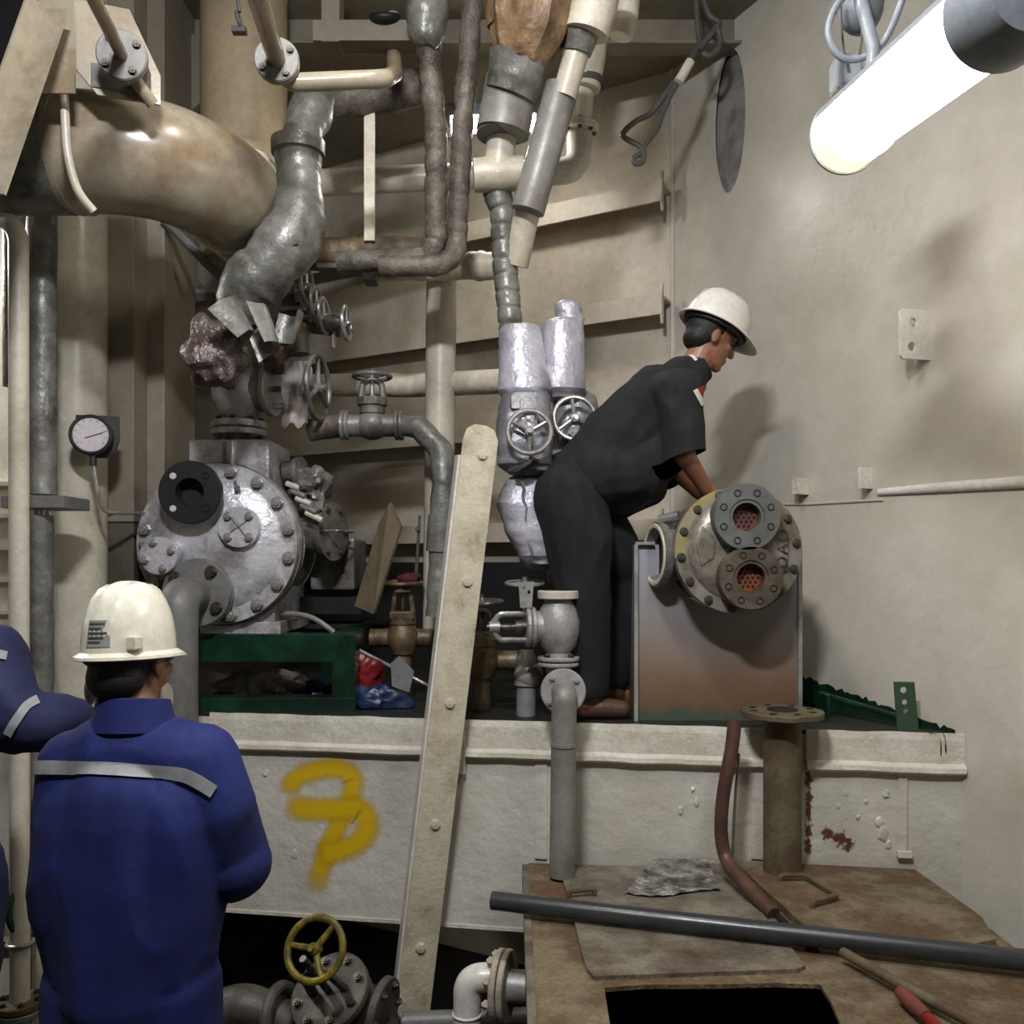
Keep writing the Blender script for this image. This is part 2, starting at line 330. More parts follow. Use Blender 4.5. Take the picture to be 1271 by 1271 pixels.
# welded seam pipe along the bulkhead, pad eye, cut-off clips
b = MB(); pts = [wp(s, ZC-(y-H0)/F*(W0+wdir*s).y, .004) for s, y in ((-.35, 590), (-.02, 598), (.35, 606), (.60, 611))]
b.tube(pts, [.024, .022, .019, .014], 12, flat=.8); part(b, 'seam_pipe', m_white, wall_r)
b = MB(); b.tube([wp(.58, 1.65+.255, .002), wp(.98, 1.65+.262, .002), wp(1.12, 1.65+.27, .002)], .006, 8); part(b, 'weld_seam', m_wall, wall_r)
def wallpx(x): 
    return ((dl(x, W0, W1)-W0.y)/wdir.y)
def clip(x, y, w_, h, t, m, off=.0):
    s = wallpx(x); z = ZC-(y-H0)/F*dl(x, W0, W1); q = MB(); q.box((0, 0, 0), (w_, .07, h), fr(wp(s, z, .035+off), V(0, 0, 1), wdir)); return q
part(clip(1082, 594, .012, .085, 0, m_white), 'clip', m_white, wall_r, .002)
q = clip(1001, 604, .03, .07, 0, m_rust); q.jitter(.006, 40); part(q, 'clip', m_lip, wall_r)
s = wallpx(1158); z = ZC-(416-H0)/F*dl(1158, W0, W1)
b = MB(); m = fr(wp(s, z, 0), V(math.sin(.35), -math.cos(.35), 0), V(0, 0, 1))     # plate stands out from the bulkhead
lug = thing('pad_eye', wp(s, z-.1, 0), 'white two-hole lug plate welded to the right bulkhead', 'bracket')
def plate_holes(poly, holes, h, m, seg=20):
    bm = bmesh.new(); vs = [bm.verts.new((p[0], p[1], 0)) for p in poly]; ed = [bm.edges.new((vs[i], vs[(i+1) % len(vs)])) for i in range(len(vs))]
    for (cx, cy, r) in holes:
        hv = [bm.verts.new((cx+r*math.cos(2*PI*k/seg), cy+r*math.sin(2*PI*k/seg), 0)) for k in range(seg)]; ed += [bm.edges.new((hv[i], hv[(i+1) % seg])) for i in range(seg)]
    bmesh.ops.triangle_fill(bm, use_beauty=True, use_dissolve=False, edges=ed)
    g = bmesh.ops.extrude_face_region(bm, geom=list(bm.faces)); bmesh.ops.translate(bm, vec=(0, 0, h), verts=[e for e in g['geom'] if isinstance(e, bmesh.types.BMVert)])
    bm.verts.index_update(); o = MB(); o.add([m @ v.co for v in bm.verts], [[v.index for v in f.verts] for f in bm.faces]); bm.free(); return o
mm = fr(wp(s, z, 0)+V(-.135, -.01, 0), V(.25, -1, 0), V(1, .25, 0))
q = plate_holes([(0, -.078), (.012, -.092), (.14, -.092), (.14, .095), (.012, .095), (0, .082)], [(.055, .045, .017), (.05, -.045, .017)], .014, mm)
part(q, 'plate', m_white, lug, .002)
# hull weld bead at the corner
b = MB(); cr = wp(L1, 0, 0); b.tube([cr+V(0, 0, -.5), cr+V(0, 0, 4.3)], .018, 8); part(b, 'corner_weld', m_wall, wall_r)
# back shell with horizontal stiffeners
E0 = wp(L1, 0); E1 = B0+bdir*9
b = MB(); b.add([E0+V(0, 0, -.7), E1+V(0, 0, -.7), E1+V(0, 0, 4.3), E0+V(0, 0, 4.3)], [(0, 1, 2, 3)]); wall_b = struct(b, 'wall_back', m_back)
for z in (3.60, 3.01, 2.42, 1.83, 1.24):
    q = MB(); mm = fr(B0, V(0, 0, 1), bdir)
    def bq(s0, s1, o0, o1, zz0, zz1):
        vs = [B0+bdir*s+bn*o+V(0, 0, zz) for s in (s0, s1) for o in (o0, o1) for zz in (zz0, zz1)]
        q.add(vs, [(0, 1, 3, 2), (4, 6, 7, 5), (0, 4, 5, 1), (2, 3, 7, 6), (0, 2, 6, 4), (1, 5, 7, 3)])
    bq(-.0, 8.8, 0, .15, z+.035, z+.048); bq(.0, 8.8, .15, .162, z-.055, z+.055); st = part(q, 'stiffener', m_back, wall_b)
    q = MB(); q.prism([(0, -.1), (.02, -.1), (.03, -.05), (.03, .06), (.02, .11), (0, .11)], .012, fr(B0+bn*.13+V(0, 0, z), bdir, bn)); part(q, 'end_bracket', m_back, wall_b)
# frames that cross the stiffeners far left
for s in (4.4, 6.4):
    q = MB(); m_ = fr(B0+bdir*s+bn*.12+V(0, 0, 1.8), V(0, 0, 1), bdir); q.box((0, 0, 0), (.014, .24, 5), m_); part(q, 'frame_web', m_back, wall_b)
# far left bulkhead and after bulkhead behind the camera keep the space closed
b = MB(); b.box((-5.0, 3, 1.8), (.04, 12, 5.1)); struct(b, 'wall_left', m_wall)
b = MB(); b.box((-.8, -3.2, 1.8), (10, .04, 5.1)); struct(b, 'wall_front', m_wall)
# ================================================================ machinery platform
plat = thing('machinery_platform', V(0, 3.6, .2), 'raised steel platform with thick white painted front plate and dark green deck', 'platform')
AL = A0+adir*-.42; AR = wp((dl(1199, W0, W1)-3.0)/wdir.y, 0)
AR = A1.copy()
q = MB(); poly = [AL, AR, AR+V(-.73, 1.35, 0), V(-1.43, 5.95, 0), V(-1.43, 3.77, 0), V(AL.x, 3.77, 0)]
q.prism([(p.x, p.y) for p in poly], .014, Matrix.Translation((0, 0, ZP-.014))); part(q, 'deck', m_greendk, plat)
def fq(p0, p1, z0, z1, o0, o1, mb):        # bar along the front edge
    d0 = an*o0; d1 = an*o1; vs = [p+d+V(0, 0, z) for p in (p0, p1) for d in (d0, d1) for z in (z0, z1)]
    mb.add(vs, [(0, 1, 3, 2), (4, 6, 7, 5), (0, 4, 5, 1), (2, 3, 7, 6), (0, 2, 6, 4), (1, 5, 7, 3)])
q = MB(); fq(AL, AR, .215, ZP-.014, -.012, 0, q); apron = part(q, 'front_plate', m_apron, plat, .002)
def seg(x0, x1): return (A0+adir*((P(x0, 0, dl(x0))-A0).dot(adir)), A0+adir*((P(x1, 0, dl(x1))-A0).dot(adir)))
for x0, x1 in ((262, 532), (575, 950), (1000, 1196)):
    p0, p1 = seg(x0, x1); p0.z = p1.z = 0
    q = MB(); L = (p1-p0).length; n = max(4, int(L/.04)); vs = []
    sec = [(.001, .004), (.012, .004), (.016, -.02), (.016, -.105), (.034, -.118), (.036, -.135), (.02, -.146), (.001, -.146)]
    for i in range(n+1):
        c = p0.lerp(p1, i/n)
        for o, z in sec: vs.append(c+an*(o+.003*noise.noise(V(i*.4, z*40, x0)))+V(0, 0, ZP+z+.004*noise.noise(V(i*.33, z*9, x0+5))))
    k = len(sec); fs = [(i*k+j, i*k+(j+1) % k, (i+1)*k+(j+1) % k, (i+1)*k+j) for i in range(n) for j in range(k)]+[list(range(k)), list(range(n*k, n*k+k))[::-1]]
    q.add(vs, fs); part(q, 'edge_bar', m_lip, plat, 0)
# lower folded edge of the front plate, vertical stiffener strips
q = MB(); p0, p1 = AL, A0+adir*((P(664, 0, dl(664))-A0).dot(adir)); p1.z = 0; fq(p0, p1, .212, .226, -.06, .006, q); part(q, 'bottom_flange', m_lip, plat)
def onap(x, y, o=0): d = dl(x); p = P(x, y, d); return p+an*o
for x, y0, y1, w_ in ((1120, 918, 1068, .034), (672, 940, 1066, .05), (942, 922, 1066, .06)):
    q = MB(); m_ = fr(onap(x, y1, .004), V(0, 0, 1), adir); q.prism([(-w_/2, -.004), (w_/2, -.004), (w_/2, .014), (-w_/2, .014)], (onap(x, y0)-onap(x, y1)).z, m_); q.jitter(.003, 12); part(q, 'stiffener_strip', m_apron, plat, .003)
q = MB(); q.box((0, 0, .01), (.05, .03, .02), fr(onap(1121, 1062, .012), V(0, 0, 1), adir)); part(q, 'strip_foot', m_lip, plat)
# blistered paint lumps
for x, y, r in ((1097, 1035, .022), (1092, 1020, .016), (1103, 1048, .014), (700, 900, .012), (1100, 985, .012), (1050, 985, .01), (330, 960, .012), (865, 995, .012), (1075, 995, .008), (366, 1060, .014), (860, 980, .01), (845, 1005, .012), (1040, 1000, .009), (1065, 1015, .008)):
    q = MB(); q.ball(onap(x, y, .0), (r, .006, r*1.4), seg=10, rings=6); q.jitter(.006, 60, x); part(q, 'paint_blister', m_apron, plat)
# bracket lugs on the edge
for x, y, w_, h in ((270, 912, .05, .11), (571, 932, .055, .17)):
    q = MB(); m_ = fr(onap(x, y, .03), V(0, 0, 1), adir); q.box((0, 0, 0), (w_, .014, h), m_); q.box((-w_*.45, .02, 0), (.01, .05, h), m_); q.jitter(.004, 18); part(q, 'edge_lug', m_lip, plat, .002)
# sprayed yellow marking
m_spray = bpy.data.materials.new('yellow_spray_paint'); m_spray.use_nodes = True
N = m_spray.node_tree.nodes; Lk = m_spray.node_tree.links; bs_ = N['Principled BSDF']; bs_.inputs['Base Color'].default_value = C(214, 176, 8); bs_.inputs['Roughness'].default_value = .55
uvn = N.new('ShaderNodeUVMap'); sx = N.new('ShaderNodeSeparateXYZ'); Lk.new(uvn.outputs[0], sx.inputs[0])
m1 = N.new('ShaderNodeMath'); m1.operation = 'SUBTRACT'; Lk.new(sx.outputs[1], m1.inputs[0]); m1.inputs[1].default_value = .5
m2 = N.new('ShaderNodeMath'); m2.operation = 'ABSOLUTE'; Lk.new(m1.outputs[0], m2.inputs[0])
nzn = N.new('ShaderNodeTexNoise'); nzn.inputs['Scale'].default_value = 30; nzn.inputs['Detail'].default_value = 5
tcn = N.new('ShaderNodeTexCoord'); Lk.new(tcn.outputs['Object'], nzn.inputs['Vector'])
m3 = N.new('ShaderNodeMath'); m3.operation = 'MULTIPLY_ADD'; Lk.new(nzn.outputs[0], m3.inputs[0]); m3.inputs[1].default_value = .22; Lk.new(m2.outputs[0], m3.inputs[2])
mr = N.new('ShaderNodeMapRange'); mr.interpolation_type = 'SMOOTHSTEP'; mr.inputs[1].default_value = .22; mr.inputs[2].default_value = .62; mr.inputs[3].default_value = .92; mr.inputs[4].default_value = 0; Lk.new(m3.outputs[0], mr.inputs[0]); 
mu = N.new('ShaderNodeMath'); mu.operation = 'MULTIPLY'; Lk.new(mr.outputs[0], mu.inputs[0])
m4 = N.new('ShaderNodeMath'); m4.operation = 'SUBTRACT'; Lk.new(sx.outputs[0], m4.inputs[0]); m4.inputs[1].default_value = .5
m5 = N.new('ShaderNodeMath'); m5.operation = 'ABSOLUTE'; Lk.new(m4.outputs[0], m5.inputs[0])
mr2 = N.new('ShaderNodeMapRange'); mr2.inputs[1].default_value = .42; mr2.inputs[2].default_value = .5; mr2.inputs[3].default_value = 1; mr2.inputs[4].default_value = 0; Lk.new(m5.outputs[0], mr2.inputs[0]); Lk.new(mr2.outputs[0], mu.inputs[1]); Lk.new(mu.outputs[0], bs_.inputs['Alpha'])
def spray(px, w_, off):
    pts = spline([V(x, y, 0) for x, y in px], 8); vs = []; uv = []; n = len(pts)
    for i, p in enumerate(pts):
        t = (pts[min(i+1, n-1)]-pts[max(i-1, 0)]).normalized(); nn = V(-t.y, t.x, 0)
        for sgn in (-1, 1):
            q_ = p+nn*w_/2*sgn; vs.append(onap(q_.x, q_.y, off)); uv.append((i/(n-1), (sgn+1)/2))
    me = bpy.data.meshes.new('spray_mark'); me.from_pydata([v-OFF[plat.name] for v in vs], [], [(2*i, 2*i+1, 2*i+3, 2*i+2) for i in range(n-1)])
    l = me.uv_layers.new(name='UVMap')
    for lp in me.loops: l.data[lp.index].uv = uv[lp.vertex_index]
    return tag(link('spray_mark', me, m_spray, plat), 'yellow sprayed stroke of the 73-like mark')
spray([(358, 988), (366, 968), (392, 956), (420, 954), (438, 966), (434, 992), (420, 1024), (404, 1060), (390, 1112)], 36, .0015)
spray([(352, 1000), (385, 1004), (420, 1004), (446, 1004), (456, 1022), (446, 1044), (420, 1056), (392, 1060)], 42, .0022)
def ribbon_mat(nm, col, nsc):
    m = m_spray.copy(); m.name = nm; m.node_tree.nodes['Principled BSDF'].inputs['Base Color'].default_value = col
    for q in m.node_tree.nodes:
        if q.type == 'TEX_NOISE': q.inputs['Scale'].default_value = nsc
        if q.type == 'MATH' and q.operation == 'MULTIPLY_ADD': q.inputs[1].default_value = .7
        if q.type == 'MAP_RANGE' and abs(q.inputs[1].default_value-.22) < .01: q.inputs[1].default_value = .36; q.inputs[2].default_value = .52
    return m
m_streak = ribbon_mat('rust_streak', C(92, 50, 24), 60); m_drip = ribbon_mat('green_drip', C(22, 30, 26), 20)
for px_, w_, mt in (([(1001, 925), (1004, 980), (1003, 1064)], 26, m_streak), ([(940, 905), (938, 980), (936, 1060)], 12, m_streak), ([(1150, 908), (1164, 914), (1166, 938)], 7, m_drip), ([(1168, 908), (1171, 916), (1172, 934)], 7, m_drip), ([(1020, 1030), (1040, 1040), (1060, 1050)], 60, m_streak)):
    o = spray(px_, w_, .019 if mt == m_drip else .003); o.name = 'rust_streak' if mt == m_streak else 'paint_drip'; del o['label']; o.data.materials.clear(); o.data.materials.append(mt)
# ladder stringer leaning on the platform edge
lt, lb = P(598, 528, 3.30), P(503, 1330, 3.42); ax = (lt-lb).normalized(); Ll = (lt-lb).length
face = V(.34, -1, 0); face = (face-ax*face.dot(ax)).normalized(); side = ax.cross(face); side = side if side.x > 0 else -side
m_ = Matrix((side, ax, face)).transposed().to_4x4(); m_.translation = lb
strg = thing('ladder_stringer', lb, 'pale chipped steel channel bar with bolt heads leaning against the white platform edge', 'ladder rail')
q = MB(); w2 = .068; q.prism([(-w2, 0), (w2, 0), (w2, Ll-.05), (w2-.02, Ll-.012), (w2-.05, Ll), (-w2+.04, Ll), (-w2+.01, Ll-.02), (-w2, Ll-.06)], .01, m_); m_ladder = mat('chipped_cream_paint', C(208, 200, 176), C(186, 176, 150), .5, ns=9, bump=.7, bs=45, bd=.005, dirt=C(128, 114, 88), da=.33, dsc=9, dsoft=.08)
part(q, 'web', m_ladder, strg, .002)
q = MB(); q.box((-w2-.004, Ll/2-.06, -.022), (.01, Ll-.12, .05), m_); part(q, 'flange', m_white, strg, .002)
q = MB(); q.box((w2-.006, Ll/2-.06, -.03), (.01, Ll-.12, .05), m_); part(q, 'flange', m_ladder, strg, .002)
for y in (563, 716, 865, 1015, 1170):
    f_ = (y-528)/(1330-528); bolt(m_ @ Matrix.Translation((.012 if y < 800 else .0, Ll*(1-f_), .01)), .017, m_ladder, strg, .012)
# ================================================================ rusty tank in the foreground
tank = thing('bilge_tank', V(.8, 2.6, -.7), 'rusty steel tank with hatch plates under the long dark pipe', 'tank')
X0, X1, Y0, Y1 = .062, 1.485, 1.2, 3.34
def yb(x): return min(3.36, A0.y+(x-A0.x)/(A1.x-A0.x)*(A1.y-A0.y)-.012)
q = MB(); q.prism([(X0+.015, Y0+.015), (X1-.015, Y0+.015), (X1-.015, yb(X1)-.01), (X0+.015, yb(X0)-.01)], ZT+.7-.016, Matrix.Translation((0, 0, -.7))); del q.f[1]; del q.sm[1]; part(q, 'side_plate', m_rustdk, tank)
hole = [(750, 1226), (800, 1222), (880, 1222), (960, 1220), (1018, 1222), (1030, 1240), (1052, 1290), (760, 1290)]
def top(x, y, z=ZT): d = (ZC-z)*F/(y-H0); return P(x, y, d)
hp = [top(*p) for p in hole]
bm = bmesh.new(); vs = [bm.verts.new(p) for p in (V(X0, Y0, ZT), V(X1, Y0, ZT), V(X1, yb(X1), ZT), V(X0, yb(X0), ZT))]; ed = [bm.edges.new((vs[i], vs[(i+1) % 4])) for i in range(4)]
hv = [bm.verts.new(p) for p in hp]; ed += [bm.edges.new((hv[i], hv[(i+1) % len(hv)])) for i in range(len(hv))]
bmesh.ops.triangle_fill(bm, use_beauty=True, edges=ed); g = bmesh.ops.extrude_face_region(bm, geom=list(bm.faces)); bmesh.ops.translate(bm, vec=(0, 0, -.012), verts=[e for e in g['geom'] if isinstance(e, bmesh.types.BMVert)])
bm.verts.index_update(); q = MB(); q.add([v.co.copy() for v in bm.verts], [[v.index for v in f.verts] for f in bm.faces]); bm.free(); part(q, 'top_plate', m_rust, tank)
q = MB(); q.box(((X0+X1)/2, 2.1, .1), (1.3, 1.6, .02)); part(q, 'inner_floor', m_dark, tank)
q = MB(); q.box((X0-.012, (Y0+Y1)/2, ZT-.03), (.024, Y1-Y0, .065)); part(q, 'edge_angle', m_rustgrey, tank, .003)
def slab(pxs, h, name, mt, jit=.002):
    q = MB(); bot = [top(*p) for p in pxs]; bot = [V(min(p.x, X1-.01), min(p.y, yb(p.x)-.012), p.z) for p in bot]; ctr = sum(bot, V(0, 0, 0))/len(bot); rim = []
    for i in range(len(bot)):
        for k in range(8): rim.append(bot[i].lerp(bot[(i+1) % len(bot)], k/8)+V(noise.noise(V(i*3+k, 0, h*900)), noise.noise(V(0, i*3+k, 7)), 0)*.005)
    n = len(rim); up = [p+V(0, 0, h) for p in rim]; vs = rim+up
    q.add(vs, [list(range(n))[::-1], list(range(n, 2*n))]+[(i, (i+1) % n, n+(i+1) % n, n+i) for i in range(n)]); return part(q, name, mt, tank, 0)
slab([(695, 1082), (893, 1072), (1000, 1203), (990, 1208), (738, 1217), (728, 1208)], .012, 'hatch_plate', m_rustgrey)
slab([(911, 1077), (1112, 1070), (1222, 1146), (1236, 1176), (1180, 1190), (1012, 1172)], .026, 'hatch_plate', m_rust)
def staple(pxs, r, name='lifting_handle', h=.03):
    pts = [top(x, y, ZT+.016) for x, y in pxs]; pts = [pts[0]]+[p+V(0, 0, h) for p in pts]+[pts[-1]]
    q = MB(); q.tube(fillet(pts, .02, 5), r, 10); return part(q, name, m_rustdk, tank)
staple([(968, 1097), (1000, 1097), (1040, 1122), (1008, 1131)], .009)
staple([(706, 1113), (738, 1110)], .009, h=.018)
q = MB(); q.tube([top(905, 1083, ZT+.006), top(1012, 1180, ZT+.006)], .012, 8); q.jitter(.004, 20); part(q, 'hatch_gap_strip', m_dark, tank)  # black strip stands in for the dark gap between the hatch plates
for x, y in ((1205, 1140), (1195, 1168), (1215, 1163), (700, 1080), (1008, 1145), (1020, 1143)):
    q = MB(); q.ball(top(x, y, ZT+.01), (.02, .014, .01), seg=10, rings=6); q.jitter(.008, 50, x); part(q, 'rust_lump', m_rustdk, tank)
# ================================================================ overhead and background pipes
def pipe(name, pts, r, mt, label, cat='pipe', rad=.08, seg=16, lag=None, step=None, group=None, extra=None):
    pp = fillet(pts, rad) if rad else [Vector(p) for p in pts]
    rr = r
    if isinstance(r, (list, tuple)): pp = [Vector(p) for p in pts]; pp, rr = resample(pp, step or .03, list(r))
    elif lag: pp = resample(pp, step or .018)
    b = MB(); b.tube(pp, rr, seg if not lag else 20, rf=lag); return b
def flange(m, r, h, mt, parent, n=6, br=.009, hole=0, ph=0, seg=32, bmat=None, name='flange', R=None):
    b = MB(); b.disc(m, r, h, seg, hole); f = part(b, name, mt, parent); boltring(m @ Matrix.Translation((0, 0, h)), R or r*.78, n, br, bmat or m_bolt, f, ph); return f
# --- the big beige elbow duct at upper left
dk = [P(-160, 190, 2.95), P(60, 190, 2.97), P(130, 191, 2.99), P(205, 203, 3.06), P(268, 232, 3.22), P(305, 262, 3.48), P(322, 285, 3.8)]
t = thing('elbow_duct', P(-160, 262, 2.95), 'large beige gloss duct bending in an elbow at the upper left', 'duct')
b = MB(); pp = resample(spline(dk, 8), .03); b.tube(pp, .192, 40, rf=lambda p, L, a: 1+.012*noise.noise(p*5)); part(b, 'duct_shell', m_beige, t)
b = MB(); b.tube(resample([P(-170, 190, 2.94), P(82, 190, 2.975)], .05), .197, 40, rf=lagf(.015, 6)); part(b, 'grey_sleeve', m_lag, t)
for x, d in ((92, 2.98), (103, 2.985)):
    b = MB(); b.torus(fr(P(x, 190, d), V(1, 0, 0)), .192, .007, 40, 8); part(b, 'weld_ring', m_beige, t)
i = int(len(pp)*.8); 
for i in (int(len(pp)*.76), int(len(pp)*.86)):
    b = MB(); b.torus(fr(pp[i], pp[i+1]-pp[i-1]), .193, .012, 40, 8); b.jitter(.006, 24); part(b, 'weld_ring', m_lagwh, t)
b = MB(); b.tube(spline([P(76, 60, 2.71), P(77, 92, 2.75), P(80, 130, 2.74), P(84, 190, 2.745), P(96, 235, 2.76), P(116, 262, 2.8)], 8), .0135, 12); o = solo(b, 'hanger_strap_pipe', m_cream, 'thin cream pipe curving down across the big duct', 'pipe')
# vertical trunk behind it
b = MB(); c0, c1 = P(303, 330, 4.05), P(303, -60, 4.05); b.lathe([(0, 0), (.192, 0), (.192, (c1-c0).z), (0, (c1-c0).z)], fr(c0, V(0, 0, 1)), 40); m_trunk = mat('tan_trunk_paint', C(178, 160, 130), C(162, 144, 114), .4, ns=3, bump=.1); 
b.v = [V(v.x, v.y, min(v.z, 4.29)) for v in b.v]; solo(b, 'vent_trunk', m_trunk, 'tan vertical trunk rising behind the elbow duct', 'duct')
b = MB(); b.disc(fr(P(212, 95, 4.3), V(0, -1, 0)), .22, .05, 40); solo(b, 'round_end_plate', m_ceil, 'pale round plate half hidden behind the tan trunk', 'plate')
b = MB(); b.box(P(10, 60, 3.3), (.4, .04, .42)); solo(b, 'dark_opening_standin', m_dark, 'black stand-in for the dark opening behind the slanting angle bar', 'panel')  # flat black plate stands in for the darkness of an open void
# diagonal angle bar and bracket box, upper left corner
a0, a1 = P(-22, 240, 2.5), P(58, 12, 2.62); ax = (a1-a0).normalized(); t = thing('angle_brace', a0, 'chipped beige angle bar slanting across the upper left corner', 'brace')
m_ = fr(a0, ax, V(1, -.2, 0)); L = (a1-a0).length
b = MB(); b.box((.035, 0, L/2), (.085, .008, L), m_); part(b, 'leg_plate', m_beige, t); b = MB(); b.box((-.01, -.03, L/2), (.008, .07, L), m_); part(b, 'leg_plate', m_beige, t)
for f_, dx in ((.72, .0), (.38, .005), (.33, .02)):
    b = MB(); b.ball(m_ @ V(-.013, -.03+dx, L*f_), (.003, .012, .03), m_.to_3x3().to_4x4(), 10, 6); b.jitter(.006, 60); part(b, 'rust_patch', m_rustdk, t)
t = thing('deck_bracket', P(105, 110, 2.75), 'beige boxed bracket hanging from the deckhead at upper left', 'bracket')
b = MB(); b.prism([(-.09, 0), (.02, 0), (.02, -.30), (-.09, -.30)], .008, fr(P(86, -6, 2.68), V(0, -1, 0), V(1, 0, 0))); part(b, 'plate', m_beige, t)
b = MB(); y_ = V(0, 0, 1); b.prism([(0, 0), (.16, 0), (.25, -.19), (.25, -.28), (.07, -.28), (0, -.2)], .008, fr(P(90, 0, 2.70), V(0.35, -1, 0), V(1, .35, 0))); part(b, 'plate', m_beige, t)
b = MB(); b.box((0, 0, 0), (.15, .06, .075), fr(P(148, 102, 2.75), V(0, 0, 1), V(1, .2, 0))); part(b, 'clamp_block', m_grey, t, .004)
b = MB(); b.box((0, 0, 0), (.03, .07, .07), fr(P(180, 101, 2.75), V(0, 0, 1), V(1, .2, 0))); part(b, 'clamp_block', m_silverdk, t, .004)
b = MB(); b.box((-1.5, 2.9, 4.17), (1.6, .5, .02)); 
# small flanged cream pipes from the deckhead
def slant(name, p0, p1, r, fm, label, rest=None):
    t = thing(name, p1, label, 'pipe'); b = MB(); b.tube([p0, p1], r, 16); part(b, 'pipe', m_beige, t)
    m_ = fr(p1, p0-p1); b = MB(); b.disc(m_, .073, .016, 30); f = part(b, 'flange', m_greypipe, t); boltring(m_ @ Matrix.Translation((0, 0, .016)), .054, 4, .011, m_bolt, f, .6)
    b = MB(); b.disc(fr(p1, p1-p0), .072, .016, 30); part(b, 'flange', m_castgrey, t)
    if rest: b = MB(); b.tube(fillet(rest[0], rest[1]), r, 16); part(b, 'pipe', m_beige, t)
    return t
slant('flanged_drain_pipe', P(92, -50, 2.15), P(152, 70, 2.65), .019, 0, 'thin cream pipe with grey flange beside the boxed bracket', ([P(152, 70, 2.65), P(165, 95, 2.7), P(190, 130, 2.75)], .02))
slant('flanged_bend_pipe', P(296, -80, 2.3), P(344, 76, 2.9), .03, 0, 'cream pipe with round flange bending right under the deckhead', ([P(344, 76, 2.9), P(358, 103, 2.95), P(478, 98, 3.0), P(490, 92, 3.4), P(488, 60, 3.85), P(488, 20, 3.9)], .06))
b = MB(); b.torus(fr(P(297, 26, 3.2), V(1, 0, .3)), .028, .007, 20, 8); b.tube([P(297, 15, 3.2), P(293, -20, 3.2)], .007, 8); b.box(P(297, 38, 3.2), (.05, .03, .02)); solo(b, 'shackle', m_cable, 'small dark shackle hanging from the deckhead', 'shackle')
# rectangular frame duct
t = thing('square_cable_duct', P(402, 45, 3.3), 'square beige trunk turning a corner beneath the deckhead', 'cable trunk')
b = MB(); b.box((0, 0, .18), (.075, .1, .46), Matrix.Translation(P(413, 45, 3.66))); part(b, 'drop_leg', m_ceil, t, .004)
b = MB(); b.box((.19, 0, 0), (.52, .1, .085), Matrix.Translation(P(412, 46, 3.658))); part(b, 'cross_leg', m_ceil, t, .004)
b = MB(); b.torus(fr(P(478, 22, 3.62), V(0, -.5, 1)), .05, .016, 28, 10); solo(b, 'black_clamp_ring', m_black, 'black rubber ring clamp above the square trunk', 'clamp')
# --- white fire main with elbow, far behind
wm = thing('white_main_pipe', P(395, 230, 4.35), 'glossy white pipe running level then turning up through an elbow', 'pipe')
b = MB(); b.tube(fillet([P(330, 230, 4.35), P(720, 212, 4.35), P(718, 158, 4.35)], .13, 9), .063, 20); part(b, 'pipe', m_white, wm)
b = MB(); b.tube([P(718, 150, 4.35), P(722, 100, 4.32), P(738, -20, 4.25)], .066, 20); part(b, 'pipe', m_cream, wm)
flange(fr(P(718, 162, 4.35), V(0, 0, 1)), .1, .022, m_white, wm, 8, .01); flange(fr(P(718, 160, 4.35), V(0, 0, -1)), .1, .02, m_white, wm, 8, .01)
b = MB(); b.tube([P(724, 110, 4.3), P(731, 70, 4.28), P(737, 10, 4.25)], .082, 20); part(b, 'sleeve', m_lagwh, wm)
b = MB(); b.tube([P(727, 108, 4.3), P(727, 100, 4.3)], .088, 20); part(b, 'strap', m_cable, wm)
# flat bar hanger
b = MB(); d_ = 3.75; b.box((P(459, 218, d_)+V(0, 0, 0)), (.042, .012, (P(0, 138, d_)-P(0, 300, d_)).z)); b.box(P(453, 218, d_)+V(0, .02, 0), (.008, .04, (P(0, 138, d_)-P(0, 300, d_)).z)); solo(b, 'hanger_bar', m_lagwh, 'pale upright flat bar hanger standing on the brown lagged pipe', 'hanger bar')
b = MB(); b.add([P(452, 142, 3.78), P(518, 134, 3.9), P(522, 150, 3.9), P(480, 150, 3.85)], [(0, 1, 2, 3)])
# frame rectangle behind
t = thing('lagged_elbow_joint', P(400, 150, 4.0), 'dark lagged elbow joint behind the cream bend pipe', 'pipe')
b = pipe('x', [P(395, 128, 3.7), P(470, 118, 3.75), P(528, 106, 3.8)], .075, m_lag, '', lag=lagf(.12, 9)); part(b, 'lagging', m_lagdk, t)
# --- grey lagged pipe with flange in front of the duct
t = thing('lagged_riser', P(290, 400, 3.35), 'thick grey lagged pipe with a wrapped flange beside the elbow duct', 'pipe')
b = pipe('x', [P(392, 110, 3.45), P(386, 140, 3.4), P(376, 165, 3.35), P(371, 200, 3.32)], [.075, .085, .07, .075], m_lag, '', lag=lagf(.16, 12), step=.015); part(b, 'lagging', m_lag, t)
b = MB(); b.tube([P(370, 176, 3.32), P(370, 192, 3.32)], .098, 28, rf=lagf(.05, 12)); b.tube([P(370, 190, 3.32), P(371, 222, 3.32)], [.094, .084], 24, rf=lagf(.1, 14)); part(b, 'flange_wrap', m_lag, t)
b = MB(); pp, rr = resample(spline([P(371, 205, 3.32), P(372, 245, 3.3), P(366, 285, 3.28), P(338, 328, 3.26), P(308, 362, 3.27), P(296, 392, 3.3)], 6), .014, None) if False else (resample(spline([P(371, 205, 3.32), P(372, 245, 3.3), P(364, 290, 3.28), P(336, 328, 3.26), P(308, 358, 3.27), P(296, 392, 3.3)], 8), .014), None)
n = len(pp); rr = [.082+.022*math.sin(PI*min(1, max(0, (k/n-.1)/.8)))+.012*(k/n) for k in range(n)]
b.tube(pp, rr, 26, rf=lagf(.12, 11, .09, 30)); part(b, 'lagging', m_lag, t)
